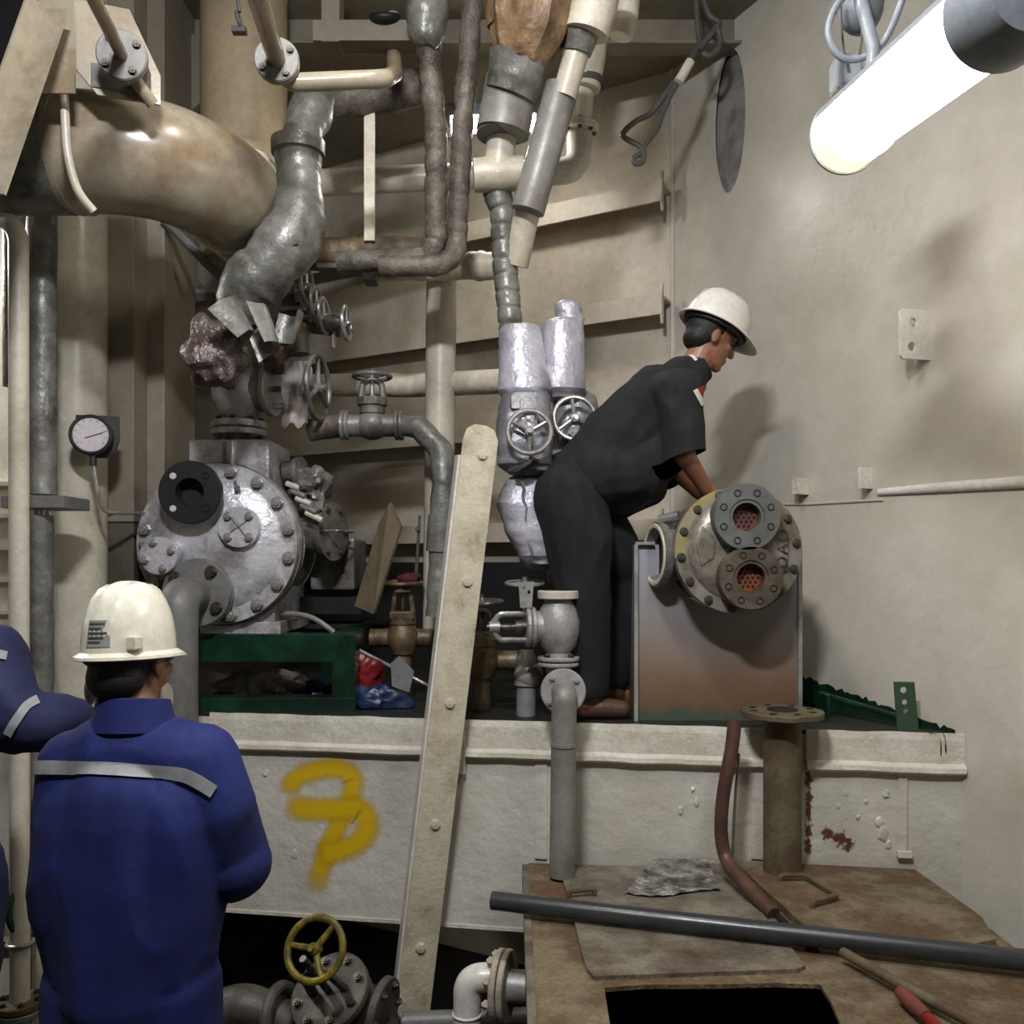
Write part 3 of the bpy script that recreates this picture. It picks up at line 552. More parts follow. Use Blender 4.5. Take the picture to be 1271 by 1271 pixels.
b = MB(); b.ball(P(362, 297, 3.19), (.03, .02, .045), seg=14, rings=10); b.jitter(.014, 40); part(b, 'tied_knot', m_lagdk, t)
# torn sheet-metal cladding at its foot
for c_, ax_, x_, R0, R1, L_, arc_, mt in ((P(322, 436, 3.2), V(-.45, .1, 1), V(.6, -1, 0), .075, .085, .15, PI*.95, m_steel), (P(300, 424, 3.16), V(-.75, -.1, .8), V(-.2, -1, .2), .055, .09, .13, PI*1.05, m_lag), (P(344, 420, 3.24), V(.2, .1, 1), V(1, -.5, 0), .06, .065, .11, PI*.8, m_lag)):
    b = MB(); b.lathe([(R0, 0), (R1, L_), (R1+.004, L_), (R0+.004, 0), (R0, 0)], fr(c_, ax_, x_), 18, arc=arc_); b.jitter(.012, 16, R0*100); part(b, 'cladding_scrap', mt, t)
# crumpled brown foil bundle
def lump(c, r, amp, k, mt, seed=0, seg=40, m=None):
    b = MB(); b.ball(c, r, m, seg, seg*2//3); cc = Vector(c)
    for i, p in enumerate(b.v):
        f_ = 1+amp*noise.noise((p-cc)*k+V(seed, seed, seed))-amp*.9*abs(noise.noise((p-cc)*k*1.7+V(seed+5, 1, 2))); b.v[i] = cc+(p-cc)*f_
    return b
b = lump(P(268, 438, 3.28), (.115, .1, .15), .45, 11, m_foilbr, 3); solo(b, 'foil_wrap', m_foilbr, 'crumpled burnt brown foil wrap on the angle valve', 'foil')
# --- two slim lagged pipes dropping and turning left
t = solo(pipe('x', [P(524, -30, 3.5), P(531, 60, 3.52), P(541, 160, 3.55), P(541, 300, 3.58), P(533, 322, 3.6), P(420, 326, 3.62)], .045, m_lagdk, '', rad=.06, lag=lagf(.12, 16, .13, 75)), 'lagged_drop_pipe', m_lagdk, 'left one of two slim soiled lagged pipes dropping from the deckhead', 'pipe')
t = solo(pipe('x', [P(588, -30, 3.5), P(582, 60, 3.52), P(574, 160, 3.55), P(566, 315, 3.58), P(548, 330, 3.57), P(470, 330, 3.55)], .042, m_lagdk, '', rad=.09, lag=lagf(.12, 16, .13, 75, 4)), 'lagged_drop_pipe', m_lagdk, 'right one of two slim soiled lagged pipes dropping from the deckhead', 'pipe')
t = solo(lump(P(530, 10, 3.48), (.085, .08, .17), .12, 16, m_lag, 9), 'lagging_bulge', m_lag, 'thick knitted grey lagging bulge atop the left drop pipe', 'lagging')
t = solo(pipe('x', [P(375, 316, 3.85), P(525, 312, 3.82)], .07, m_lagbr, '', rad=0, lag=lagf(.06, 12, .08, 80)), 'brown_lagged_pipe', m_lagbr, 'level brown stained lagged pipe under the hanger bar', 'pipe')
b = MB(); b.box(P(460, 344, 3.8), (.05, .1, .05)); b.box(P(440, 335, 3.82), (.3, .12, .02)); solo(b, 'pipe_support', m_cable, 'dark support angle under the brown lagged pipe', 'bracket')
t = solo(pipe('x', [P(462, 340, 4.0), P(560, 337, 3.98), P(585, 330, 3.97), P(640, 331, 3.95)], [.03, .04, .062, .06], m_lagwh, '', lag=lagf(.1, 14, .08, 110), step=.012), 'white_lagged_pipe', m_lagwh, 'short white cloth-wrapped pipe below the two drop pipes', 'pipe')
# --- cream upright pipe
t = thing('cream_upright_pipe', P(545, 800, 4.1), 'cream gloss upright pipe behind the leaning channel bar', 'pipe')
b = MB(); b.tube([P(548, 345, 4.1), P(543, 800, 4.1)], .07, 24); part(b, 'pipe', m_cream, t)
b = MB(); b.tube([P(547.5, 400, 4.1), P(547.3, 412, 4.1)], .0715, 24); part(b, 'clip_band', m_cream, t)
# --- white level pipe lower
t = solo(pipe('x', [P(330, 478, 4.5), P(520, 478, 4.3), P(655, 472, 3.8)], [.054, .058, .055], m_lagwh, '', lag=lagf(.04, 10, .03, 60)), 'white_wrapped_pipe', m_lagwh, 'white wrapped level pipe passing behind the cream upright', 'pipe')
# --- wide lag with brown bag, white sleeve and tee
t = thing('bagged_branch_pipe', P(622, 235, 3.6), 'white branch pipe with a brown stained bag tied round its top', 'pipe')
b = MB(); pp = resample([P(660, -40, 3.35), P(655, 40, 3.36), P(645, 78, 3.38)], .012)
b.tube(pp, [.15-.075*(k/len(pp))**5 for k in range(len(pp))], 36, rf=lambda p, L, a: 1+.07*math.sin(a*9+3*noise.noise(p*8))+.1*noise.noise(p*11)); m_bag = mat('brown_stained_bag', C(150, 124, 92), C(104, 78, 54), .5, .05, ns=6, bump=.8, bs=24, bd=.012, dirt=C(80, 54, 36), da=.4, dsc=5); part(b, 'tied_bag', m_bag, t)
b = MB(); b.torus(fr(P(658, 3, 3.35), V(0, 0, 1)), .13, .012, 30, 8); part(b, 'tie_cord', m_cable, t)
b = MB(); pp = resample([P(645, 70, 3.4), P(640, 95, 3.42), P(633, 118, 3.44)], .012); b.tube(pp, [.125-.03*k/len(pp) for k in range(len(pp))], 30, rf=lagf(.12, 12)); part(b, 'lagging', m_lag, t)
b = MB(); b.tube(resample([P(636, 100, 3.46), P(630, 130, 3.47), P(624, 165, 3.48)], .02), .105, 30, rf=lagf(.03, 9)); part(b, 'sleeve', m_greypipe, t)
b = MB(); b.tube([P(623, 162, 3.49), P(623, 168, 3.49)], .1, 30); part(b, 'sleeve_band', m_cable, t)
b = MB(); b.tube(resample([P(624, 150, 3.52), P(620, 200, 3.55), P(618, 222, 3.55)], .02), .062, 24, rf=lagf(.05, 12)); b.tube(resample([P(588, 218, 3.55), P(650, 215, 3.56)], .02), .068, 24, rf=lagf(.06, 12)); part(b, 'tee', m_cream, t)
# --- diagonal silver lagged pipe to its right
t = thing('slanting_lagged_pipe', P(655, 265, 3.5), 'slanting grey sleeved pipe stepping down in sections from the deckhead', 'pipe')
b = MB(); b.tube(resample([P(752, -60, 3.3), P(738, 5, 3.32), P(728, 42, 3.34)], .02), .088, 26, rf=lagf(.04, 9)); part(b, 'sleeve', m_lagwh, t)
b = MB(); b.tube([P(722, 38, 3.36), P(716, 66, 3.38)], [.07, .055], 24, rf=lagf(.08, 12)); part(b, 'collar', m_lag, t)
b = MB(); b.tube([P(717, 60, 3.38), P(700, 120, 3.42)], .048, 22); part(b, 'pipe', m_cream, t)
b = MB(); b.tube(resample([P(698, 108, 3.44), P(655, 262, 3.5)], .03), .066, 26, rf=lagf(.03, 8)); part(b, 'sleeve', m_greypipe, t)
b = MB(); b.tube([P(657, 250, 3.55), P(640, 330, 3.62)], .052, 22); part(b, 'pipe', m_cream, t)
t = solo(pipe('x', [P(780, -30, 3.7), P(776, 20, 3.72), P(770, 46, 3.73)], [.056, .056, .048], m_cream, '', lag=lagf(.02, 9)), 'capped_stub_pipe', m_lagwh, 'short cream wrapped stub pipe ending below the deckhead', 'pipe')
# --- ringed grey lagged riser to the silver jackets
t = thing('ringed_lagged_pipe', P(632, 410, 3.62), 'grey lagged pipe with close rings above the silver jackets', 'pipe')
b = pipe('x', [P(617, 238, 3.6), P(623, 260, 3.6), P(627, 330, 3.62), P(634, 408, 3.62)], [.062, .05, .052, .05], m_lag, '', lag=lagf(.06, 14, .12, 95), step=.008); part(b, 'lagging', m_lag, t)
# ================================================================ left side columns and pipes
t = thing('round_column', P(95, 1271, 3.7), 'cream rounded steel column carrying the pressure gauge', 'column')
b = MB(); c0 = P(96, 1340, 3.72); b.lathe([(0, 0), (.118, 0), (.118, 4.29-c0.z), (0, 4.29-c0.z)], fr(c0, V(0, 0, 1)), 40); part(b, 'shaft', m_cream, t)
t = thing('pillar', P(160, 1271, 4.0), 'flat beige pillar of welded plates beside the rounded column', 'column')
m_pil = mat('pillar_paint', C(146, 136, 118), C(130, 120, 103), .5, ns=2, bump=.2, bs=30); m_pildk = mat('lower_pillar_paint', C(92, 88, 76), C(74, 70, 60), .5, ns=5, bump=.3, dirt=C(60, 48, 38), da=.35, dsc=4)
def colbox(x0, x1, d0, d1, z0, z1): return MB().box(((P(x0, 0, d0).x+P(x1, 0, d0).x)/2, (d0+d1)/2, (z0+z1)/2), (P(x1, 0, d0).x-P(x0, 0, d0).x, d1-d0, z1-z0))
part(colbox(116, 166, 3.78, 4.1, 1.83, 4.29), 'plate', m_pil, t, .004); part(colbox(164, 204, 3.92, 4.3, 1.83, 4.29), 'plate', m_pil, t, .004)
part(colbox(116, 166, 3.79, 4.1, -.6, 1.83), 'plate', m_pildk, t, .004); part(colbox(164, 205, 3.93, 4.3, -.6, 1.83), 'plate', m_pildk, t, .004)
b = MB(); b.tube([P(118, 280, 3.77), P(118, 640, 3.77)], .007, 8); part(b, 'weld_seam', m_cream, t)
b = MB(); b.tube([P(118, 636, 3.74), P(170, 640, 3.85), P(206, 640, 3.9)], .009, 8); part(b, 'seam_pipe', m_pildk, t)
t = solo(MB().tube(fillet([P(-40, 262, 3.0), P(23, 275, 3.0), P(25, 1340, 3.0)], .1, 10), .032, 20), 'cream_bend_pipe', m_cream, 'slim cream pipe bending over at the far left edge', 'pipe')
t = thing('grey_lagged_stack', P(50, 1000, 3.3), 'grey lagged upright pipe through a collar plate at far left', 'pipe')
b = pipe('x', [P(52, 255, 3.3), P(52, 614, 3.3)], .053, m_lag, '', rad=0, lag=lagf(.05, 9, .05, 20)); part(b, 'lagging', m_lag, t)
b = pipe('x', [P(49, 640, 3.3), P(48, 1050, 3.3)], .05, m_lag, '', rad=0, lag=lagf(.07, 8, .04, 18)); part(b, 'lagging', m_lag, t)
b = MB(); b.tube([P(50, 612, 3.3), P(50, 642, 3.3)], .03, 16); part(b, 'neck', m_steel, t)
b = MB(); b.box(P(58, 625, 3.32), (.23, .2, .045)); part(b, 'collar_plate', m_grey, t, .003)
for x, d in ((20, 3.6),): solo(MB().tube([P(x, 250, d), P(x, 480, d)], .05, 16), 'shaded_pipe', m_lag, 'short grey pipe behind the slim bending pipe', 'pipe')
t = thing('louvred_cabinet', P(-60, 1100, 4.4), 'white louvred cabinet glimpsed at the left edge', 'cabinet')
part(colbox(-420, 18, 4.45, 4.9, -.6, 3.6), 'body', m_white, t)
for k in range(9):
    z = 2.05-k*.16; q = MB(); q.box(((P(-420, 0, 4.4).x+P(20, 0, 4.4).x)/2, 4.43, z), (P(20, 0, 4.4).x-P(-420, 0, 4.4).x, .05, .02)); part(q, 'louvre', m_cream, t)
# lower left clutter: clamps, hose
t = thing('pipe_clamp', P(25, 1176, 3.0), 'U-bolt clamp holding the slim cream pipe low at left', 'clamp')
b = MB(); b.torus(fr(P(25, 1170, 3.0), V(0, 0, 1)), .04, .007, 24, 8); part(b, 'u_bolt', m_steel, t); b = MB(); b.box(P(15, 1176, 3.07), (.16, .04, .06)); part(b, 'bracket', m_grey, t, .003)
t = thing('pipe_flange_joint', P(25, 1250, 3.0), 'rusty flange joint at the foot of the slim cream pipe', 'flange')
flange(fr(P(25, 1250, 3.0), V(0, 0, 1)), .075, .025, m_rustdk, t, 6, .01); b = MB(); b.disc(fr(P(25, 1251, 3.0), V(0, 0, -1)), .075, .022, 28); part(b, 'flange', m_grey, t)
b = MB(); b.torus(fr(P(44, 1122, 3.05), V(1, -.45, 0)), .1, .011, 36, 10); solo(b, 'hung_hose_loop', m_pipegreen, 'green hose loop behind the blue coverall at left', 'hose')
t = solo(MB().tube(fillet([P(-30, 1190, 3.2), P(6, 1165, 3.2), P(12, 1120, 3.2)], .05), .03, 16), 'curved_cream_pipe', m_cream, 'curved cream pipe end at the lower left edge', 'pipe')
t = solo(MB().tube([P(50, 1120, 3.1), P(48, 1300, 3.1)], .022, 16), 'short_cream_pipe', m_cream, 'short cream pipe beside the rusty flange joint', 'pipe')
# pressure gauge on the column
g = thing('pressure_gauge', P(118, 575, 3.55), 'round white-faced pressure gauge in a dark bracket on the column', 'gauge')
m_ = fr(P(113, 540, 3.5), V(.25, -1, 0), V(1, .25, 0)); m_gb = mat('gauge_black', C(48, 46, 48), C(36, 35, 36), .4)
b = MB(); b.prism([(-.06, .085), (.10, .085), (.10, -.02), (.085, -.06), (.05, -.085), (.0, -.085), (-.04, -.06), (-.06, -.02)], .02, m_ @ Matrix.Translation((-.005, 0, -.06))); part(b, 'backplate', m_gb, g, .003)
b = MB(); b.lathe([(0, -.05), (.078, -.05), (.08, 0), (.08, .012), (.072, .018), (.068, .012), (.066, .006), (0, .006)], m_, 36); part(b, 'case', m_gb, g)
b = MB(); b.disc(m_ @ Matrix.Translation((0, 0, .006)), .066, .003, 36, 0, .0005); part(b, 'dial', m_graph, g)
b = MB(); b.box((.012, -.006, .0105), (.07, .003, .002), m_ @ Matrix.Rotation(.35, 4, 'Z')); part(b, 'needle', m_gb, g)
for k in range(11):
    a = -.6+k*(PI+1.2)/10; b = MB(); b.box((.057, 0, .0098), (.009, .0018, .001), m_ @ Matrix.Rotation(a, 4, 'Z')); part(b, 'tick_mark', m_gb, g)
b = MB(); b.tube([m_ @ V(.005, -.08, -.01), m_ @ V(.005, -.12, -.01)], .014, 12); part(b, 'socket', m_gb, g)
b = MB(); b.tube(fillet([m_ @ V(.005, -.11, -.01), P(121, 610, 3.52), P(128, 636, 3.55), P(180, 637, 3.7), P(208, 637, 3.75)], .05), .008, 10); part(b, 'sensing_tube', m_steel, g)
# background bits between pillar and valve
t = thing('deck_drain_pipe', P(216, 600, 4.6), 'cream socketed pipe with a drilled lug behind the pillar', 'pipe')
b = MB(); b.tube([P(217, 430, 4.6), P(217, 545, 4.6)], .074, 22); part(b, 'pipe', m_cream, t); b = MB(); b.tube([P(217, 545, 4.6), P(217, 552, 4.6)], .08, 22); part(b, 'socket_rim', m_white, t); b = MB(); b.tube([P(216, 556, 4.6), P(214, 640, 4.6)], .066, 22); part(b, 'pipe', m_cream, t)
part(plate_holes([(-.02, -.09), (.05, -.05), (.08, 0), (.05, .05), (-.02, .09)], [(.03, 0, .02)], .012, fr(P(200, 496, 4.45), V(0, -1, 0), V(1, 0, 0))), 'lug', m_rustgrey, t)
for (p0, p1, r, lb) in ((P(203, 272, 3.9), P(288, 358, 3.9), .02, 'dark diagonal tie rod under the elbow duct'), (P(208, 366, 4.4), P(275, 366, 4.4), .03, 'level grey bar behind the diagonal tie rod'), (P(208, 60, 4.4), P(208, 430, 4.4), .03, 'upright grey post nearest the pillar under the duct'), (P(222, 70, 4.5), P(222, 430, 4.5), .014, 'thin upright rod beside the grey post under the duct')):
    b = MB(); b.tube([p0, p1], r, 4 if r > .025 else 10, sm=False); solo(b, 'tie_rod', m_grey, lb, 'rod')
b = MB(); b.box(P(250, 330, 4.9), (.3, .1, .35)); solo(b, 'switch_box', m_lag, 'dim grey box in the gap under the elbow duct', 'box', .01)
# ================================================================ big silver cooler on its green bed (left)
CC = P(270, 675, 3.70); YM = V(0, -1, 0)
gb = thing('green_bed_frame', V(CC.x+.1, 3.9, ZP), 'dark green welded bed frame under the silver cooler', 'bed frame')
def bx(x0, x1, y0, y1, d0, d1): a = P(x0, y1, d0); c = P(x1, y0, d0); return MB().box(((a.x+c.x)/2, (d0+d1)/2, (a.z+c.z)/2), (c.x-a.x, d1-d0, c.z-a.z))
dz = 3.70
b = bx(205, 441, 787, 822, dz, dz+.1); part(b, 'top_rail', m_green, gb, .004)
b = bx(205, 441, 866, 884.5, dz, dz+.1); part(b, 'bottom_rail', m_green, gb, .004)
b = bx(412, 441, 821, 867, dz, dz+.1); part(b, 'post', m_green, gb, .004); b = bx(205, 235, 821, 867, dz, dz+.1); part(b, 'post', m_green, gb, .004)
b = bx(398, 441, 787, 884, dz+.7, dz+.8); part(b, 'post', m_green, gb, .004)
for x in (210, 425): q = MB(); q.box((P(x, 0, dz).x, dz+.4, P(0, 800, dz).z), (.1, .7, .1)); part(q, 'side_rail', m_green, gb, .004)
b = lump(P(330, 850, 3.95), (.22, .08, .06), .5, 9, m_rust, 2); b.v = [V(v.x, v.y, max(v.z, ZP+.004)) for v in b.v]; solo(b, 'rag_heap', m_rag, 'pinkish heap of rags inside the green bed frame', 'rags')
b = lump(P(395, 858, 3.95), (.1, .07, .06), .5, 11, m_bluebag, 5); b.v = [V(v.x, v.y, max(v.z, ZP+.004)) for v in b.v]; solo(b, 'plastic_bag', m_bluebag, 'dim blue bag inside the green bed frame', 'bag')
co = thing('silver_cooler', V(CC.x, 4.0, P(0, 787, dz).z), 'big silver painted cooler with a bolted round end cover and black flange', 'cooler')
mf = fr(CC, YM, V(1, 0, 0))                                    # local x right, y up (z towards camera)
mf = Matrix((V(1, 0, 0), V(0, 0, 1), V(0, -1, 0))).transposed().to_4x4(); mf.translation = CC
def lf(x, y, z=0): return mf @ V(x/F*3.7, -y/F*3.7, z)          # offset in cover pixels
def lm(x, y, z=0, tilt=None): m = mf.copy(); m.translation = lf(x, y, z); return m
b = MB(); b.lathe([(0, .052), (.10, .05), (.2, .04), (.262, .018), (.275, .008), (.335, .008), (.337, 0), (.337, -.03), (.28, -.03)], mf, 64); cov = part(b, 'end_cover', m_silver, co)
boltring(mf @ Matrix.Translation((0, 0, .008)), .305, 16, .023, m_steel, cov, PI/16*1.0, skip=(6,))
b = MB(); b.lathe([(.0, -.034), (.345, -.034), (.347, -.06), (.28, -.062)], mf, 64); part(b, 'body_flange', m_silverdk, co)
b = MB(); b.lathe([(.285, -.06), (.285, -.75), (.0, -.78)], mf, 48); part(b, 'shell', m_silverdk, co)
for z in (-.3, -.55): b = MB(); b.torus(mf @ Matrix.Translation((0, 0, z)), .287, .008, 48, 8); part(b, 'shell_band', m_silver, co)
b = bx(234, 334, 545, 640, 3.74, 4.1); part(b, 'inlet_box', m_silver, co, .012)
b = MB(); b.tube([P(287, 548, 3.735), P(287, 620, 3.735)], .022, 14); part(b, 'box_rib', m_silver, co)
b = bx(258, 341, 730, 782, 3.76, 4.3); part(b, 'saddle', m_silver, co, .006); b = bx(248, 348, 772, 787, 3.74, 4.3); part(b, 'saddle_foot', m_silver, co, .004)
# black blank-faced flange on a stub
def stub(name, x, y, r, h, mt, nb, br, zb=.03, hole=0, ph=PI/4, bm_=None, tilt=None, fm=None):
    m = lm(x, y, zb)
    if tilt: m = m @ tilt
    b = MB(); b.lathe([(r*.98, -zb-.01), (r*.98, h-.02), (r, h-.02), (r, h), (r*.97, h+.004), (hole, h+.004)] + ([(hole, h-.05), (0, h-.05)] if hole else [(0, h+.004)]), m, 44); f = part(b, name, mt, co)
    if nb: boltring(m @ Matrix.Translation((0, 0, h+.003)), r*.72, nb, br, bm_ or m_steel, f, ph)
    return m
m_black2 = mat('black_gasket_flange', C(30, 29, 31), C(22, 22, 23), .5, ns=9, bump=.1)
m = lm(-21, -61, .04); b = MB(); b.lathe([(.07, 0), (.07, .06), (.128, .06), (.128, .084), (.124, .088), (.058, .088), (.055, .02), (0, .02)], m, 48); f = part(b, 'blank_flange', m_black2, co, 0, 'black flange with a dark bore')
for k, mt in enumerate((m_black2, m_white, m_white, m_black2)):
    a = PI/4+k*PI/2; put('bolt_hole_plug', 'plug', lambda: MB().disc(Matrix(), .0135, .004, 18), mt, m @ Matrix.Translation((.093*math.cos(a), .093*math.sin(a), .087)), f)
stub('round_cover', 33, -20, .085, .045, m_silver, 4, .0155)
b = MB(); q_ = lm(33, -20, .08); b.box((0, 0, 0), (.11, .004, .004), q_ @ Matrix.Rotation(-.9, 4, 'Z')); b.box((0, 0, 0), (.08, .004, .004), q_ @ Matrix.Rotation(.6, 4, 'Z')); part(b, 'cast_cross', m_silverdk, co)
stub('round_cover', -61, 15, .078, .075, m_silver, 4, .014, ph=.35)
b = MB(); b.tube([lf(-92, 1, .02), lf(-84, 1, .075)], .011, 10); part(b, 'vent_plug', m_bronze, co)
b = MB(); b.tube([lf(25, -75, .02), lf(30, -68, .06)], .012, 10); part(b, 'vent_plug', m_steel, co)
# right-hand nozzle and handle at the rear
nz_ = P(385, 660, 4.1); m = fr(nz_, V(1, -.35, 0)); b = MB(); b.lathe([(.0, -.25), (.1, -.25), (.1, .1), (.135, .1), (.135, .125), (0, .125)], m, 32); nzp = part(b, 'side_nozzle', m_silverdk, co); boltring(m @ Matrix.Translation((0, 0, .125)), .11, 6, .012, m_bolt, nzp)
b = MB(); b.tube(fillet([m @ V(.075, 0, .12), m @ V(.075, .0, .19), m @ V(-.075, .0, .19), m @ V(-.075, 0, .12)], .02, 5), .006, 8); part(b, 'side_handle', m_steel, co)
b = lump(P(385, 605, 4.0), (.1, .1, .09), .7, 14, m_silverdk, 8); part(b, 'rear_fittings', m_silverdk, co)
b = MB(); b.tube([P(352, 585, 3.95), P(368, 584, 3.95)], .045, 20); b.disc(fr(P(368, 584, 3.95), V(1, -.3, 0)), .065, .025, 28); part(b, 'small_nozzle', m_silverdk, co)
for k in range(5): q = MB(); q.tube([P(356+k*6, 600+k*9, 3.92), P(372+k*7, 606+k*10, 3.9)], .013, 8); part(q, 'fitting', m_steel if k % 2 else m_lagwh, co)
# end box behind (rear header)
b = bx(385, 440, 668, 732, 4.25, 4.6); solo(b, 'motor_box', m_silverdk, 'pale worn box behind the silver cooler nozzle', 'box', .012)
b = MB(); b.box(P(410, 750, 4.35), (.35, .3, .08)); b.box(P(425, 775, 4.35), (.45, .3, .02)); solo(b, 'motor_stand', m_dark, 'black stand under the pale worn box', 'stand')
# thin cable from the cooler
solo(MB().tube(spline([P(342, 762, 3.85), P(365, 762, 3.82), P(390, 768, 3.78), P(415, 785, 3.76)], 6), .012, 10), 'grey_cable', m_greypipe, 'grey cable drooping onto the green bed frame', 'cable')
# grey elbow pipe on the lower flange
ep = thing('grey_elbow_pipe', P(238, 1100, 3.48), 'grey primed pipe curving from the silver cooler down past the platform', 'pipe')
m = lm(-18, 60, .06); b = MB(); b.disc(m, .14, .026, 44); f = part(b, 'flange', m_grey, ep); boltring(m @ Matrix.Translation((0, 0, .026)), .105, 4, .021, m_bolt, f, PI/4+.15)
b = MB(); b.disc(lm(-18, 60, .036), .142, .022, 44); part(b, 'flange', m_silverdk, ep)
c_ = m @ V(-.015, -.01, .026); b = MB(); b.tube(fillet([c_, c_+V(-.004, -.14, 0), V(c_.x-.008, c_.y-.15, -.55)], .10, 10), .077, 28); part(b, 'pipe', m_grey, ep)
# ================================================================ angle valve on top of the cooler
av = thing('angle_valve', P(297, 545, 3.85), 'grey cast angle valve bolted on top of the silver cooler', 'valve')
vb_ = P(297, 545, 3.86)
flange(fr(vb_+V(0, 0, .045), V(0, 0, 1)), .118, .03, m_silver, av, 8, .013, R=.095); b = MB(); b.disc(fr(vb_+V(0, 0, .012), V(0, 0, 1)), .118, .028, 36); part(b, 'flange', m_silver, av)
for k in range(8): a = 2*PI*k/8; bolt(fr(vb_+V(.092*math.cos(a), .092*math.sin(a), .012), V(0, 0, -1)), .014, m_bolt, av, .02)
b = MB(); b.lathe([(.07, .07), (.085, .1), (.115, .17), (.12, .24), (.105, .31), (.07, .36), (0, .375)], fr(vb_, V(0, 0, 1)), 36); part(b, 'body', m_castgrey, av)
m = fr(vb_+V(.08, 0, .215), V(1, -.15, 0)); b = MB(); b.lathe([(.09, -.04), (.098, .0), (.098, .05), (0, .05)], m, 36); b.disc(m @ Matrix.Translation((0, 0, .05)), .118, .025, 36); part(b, 'bonnet', m_castgrey, av)
m = m @ Matrix.Translation((0, 0, .075))
for s_ in (-1, 1): b = MB(); b.tube(fillet([m @ V(0, s_*.075, 0), m @ V(0, s_*.075, .11), m @ V(0, 0, .15)], .03, 5), .013, 10); part(b, 'yoke', m_steel, av)
b = MB(); b.tube([m @ V(0, 0, 0), m @ V(0, 0, .23)], .013, 10); part(b, 'stem', m_steel, av)
wheel(av, m @ Matrix.Translation((0, 0, .20)), .135, .012, m_silverdk, 3)
# hanging rag
b = MB(); vs = []; nx, ny = 12, 22
for j in range(ny+1):
    for i in range(nx+1):
        x = 351+(i/nx)*(32+3*math.sin(j*.3))+2*math.sin(j*.5); y = 448+j/ny*(80+4*math.sin(i)); vs.append(P(x, y, 3.70+.03*noise.noise(V(i*.35, j*.12, 1))+.006*math.sin(i*.7+j*.08)))
b.add(vs, [(j*(nx+1)+i, j*(nx+1)+i+1, (j+1)*(nx+1)+i+1, (j+1)*(nx+1)+i) for j in range(ny) for i in range(nx)], True)
n = len(vs); b.add([v+V(0, .006, 0) for v in vs], [(j*(nx+1)+i, (j+1)*(nx+1)+i, (j+1)*(nx+1)+i+1, j*(nx+1)+i+1) for j in range(ny) for i in range(nx)], True)
solo(b, 'hanging_rag', m_rag, 'pale dirty rag draped over the angle valve yoke', 'rag')
b = lump(P(345, 435, 3.75), (.07, .06, .09), .6, 14, m_copper, 4); solo(b, 'rusty_wrap', m_copper, 'reddish rusty wrapping beside the torn cladding', 'wrapping')
# ================================================================ manifold of small hand valves
mv = thing('valve_manifold', P(385, 420, 3.9), 'manifold with a row of small black handwheels right of the lagged riser', 'valve')
b = MB(); b.tube([P(350, 395, 3.95), P(425, 405, 3.95)], .05, 16); b.box(P(375, 385, 3.95), (.16, .12, .14)); part(b, 'chest', m_silverdk, mv, .006)
for x, y, R, L in ((381, 355, .085, .0), (393, 380, .08, .03), (402, 392, .075, .06), (430, 401, .07, .0)):
    m = fr(P(x, y, 3.85), V(1, -.1, .05)); wheel(mv, m, R, .0095, m_steel, 3, name='handwheel'); q = MB(); q.tube([m @ V(0, 0, -.17 if x < 420 else -.10), m @ V(0, 0, .02)], .011, 10); part(q, 'stem', m_steel, mv)
b = MB(); b.lathe([(.045, 0), (.035, .05), (.016, .09)], fr(P(405, 401, 3.88), V(1, -.28, 0)), 20); part(b, 'bonnet', m_silverdk, mv)
b = MB(); b.tube([P(413, 405, 3.9), P(414, 432, 3.9)], .011, 10); part(b, 'drain_stub', m_steel, mv)
b = MB(); b.ball(P(370, 412, 3.82), .05); part(b, 'body', m_bronze, mv); b = MB(); b.tube([P(370, 418, 3.82), P(372, 440, 3.82)], .045, 18); part(b, 'union', m_silverdk, mv)
for k in range(3): q = MB(); q.box(P(364+k*7, 360+k*10, 3.86), (.03, .05, .05)); part(q, 'clevis', m_steel, mv, .006)
# ================================================================ globe valve in the bronze-grey line
gv = thing('globe_valve', P(462, 545, 3.9), 'soiled globe valve with a level handwheel on the lagged line', 'valve')
gc = P(462, 528, 3.9); b = MB(); b.ball(gc, (.075, .07, .065)); b.tube([gc+V(-.13, 0, 0), gc+V(.13, 0, 0)], [.05, .05], 20); part(b, 'body', m_silverdk, gv)
for s_ in (-1, 1): flange(fr(gc+V(s_*.1, 0, 0), V(s_, 0, 0)), .066, .018, m_silverdk, gv, 6, .009); b = MB(); b.disc(fr(gc+V(s_*.12, 0, 0), V(s_, 0, 0)), .066, .018, 28); part(b, 'flange', m_steel if s_ < 0 else m_silverdk, gv)
b = MB(); b.tube([gc+V(0, 0, .05), gc+V(0, 0, .09)], .055, 20); b.prism([(.068*math.cos(k*PI/4+.39), .068*math.sin(k*PI/4+.39)) for k in range(8)], .035, Matrix.Translation(gc+V(0, 0, .085))); part(b, 'bonnet', m_lagdk, gv, .003)
for s_ in (-1, 1): b = MB(); b.tube(fillet([gc+V(s_*.05, 0, .115), gc+V(s_*.042, 0, .185), gc+V(0, 0, .205)], .03, 6), .014, 10); part(b, 'yoke', m_silverdk, gv)
b = MB(); b.tube([gc+V(0, 0, .1), gc+V(0, 0, .24)], .011, 10); part(b, 'stem', m_steel, gv)
wheel(gv, fr(gc+V(0, 0, .215), V(0, 0, 1)), .08, .0095, m_silverdk, 3)
b = pipe('x', [P(425, 528, 3.9), P(385, 534, 3.92)], .05, m_lagdk, '', rad=0, lag=lagf(.08, 12)); solo(b, 'lagged_inlet', m_lagdk, 'short dark lagged pipe left of the globe valve', 'pipe')
ll = thing('lagged_drop_elbow', P(545, 770, 3.85), 'grey lagged pipe bending down from the globe valve', 'pipe')
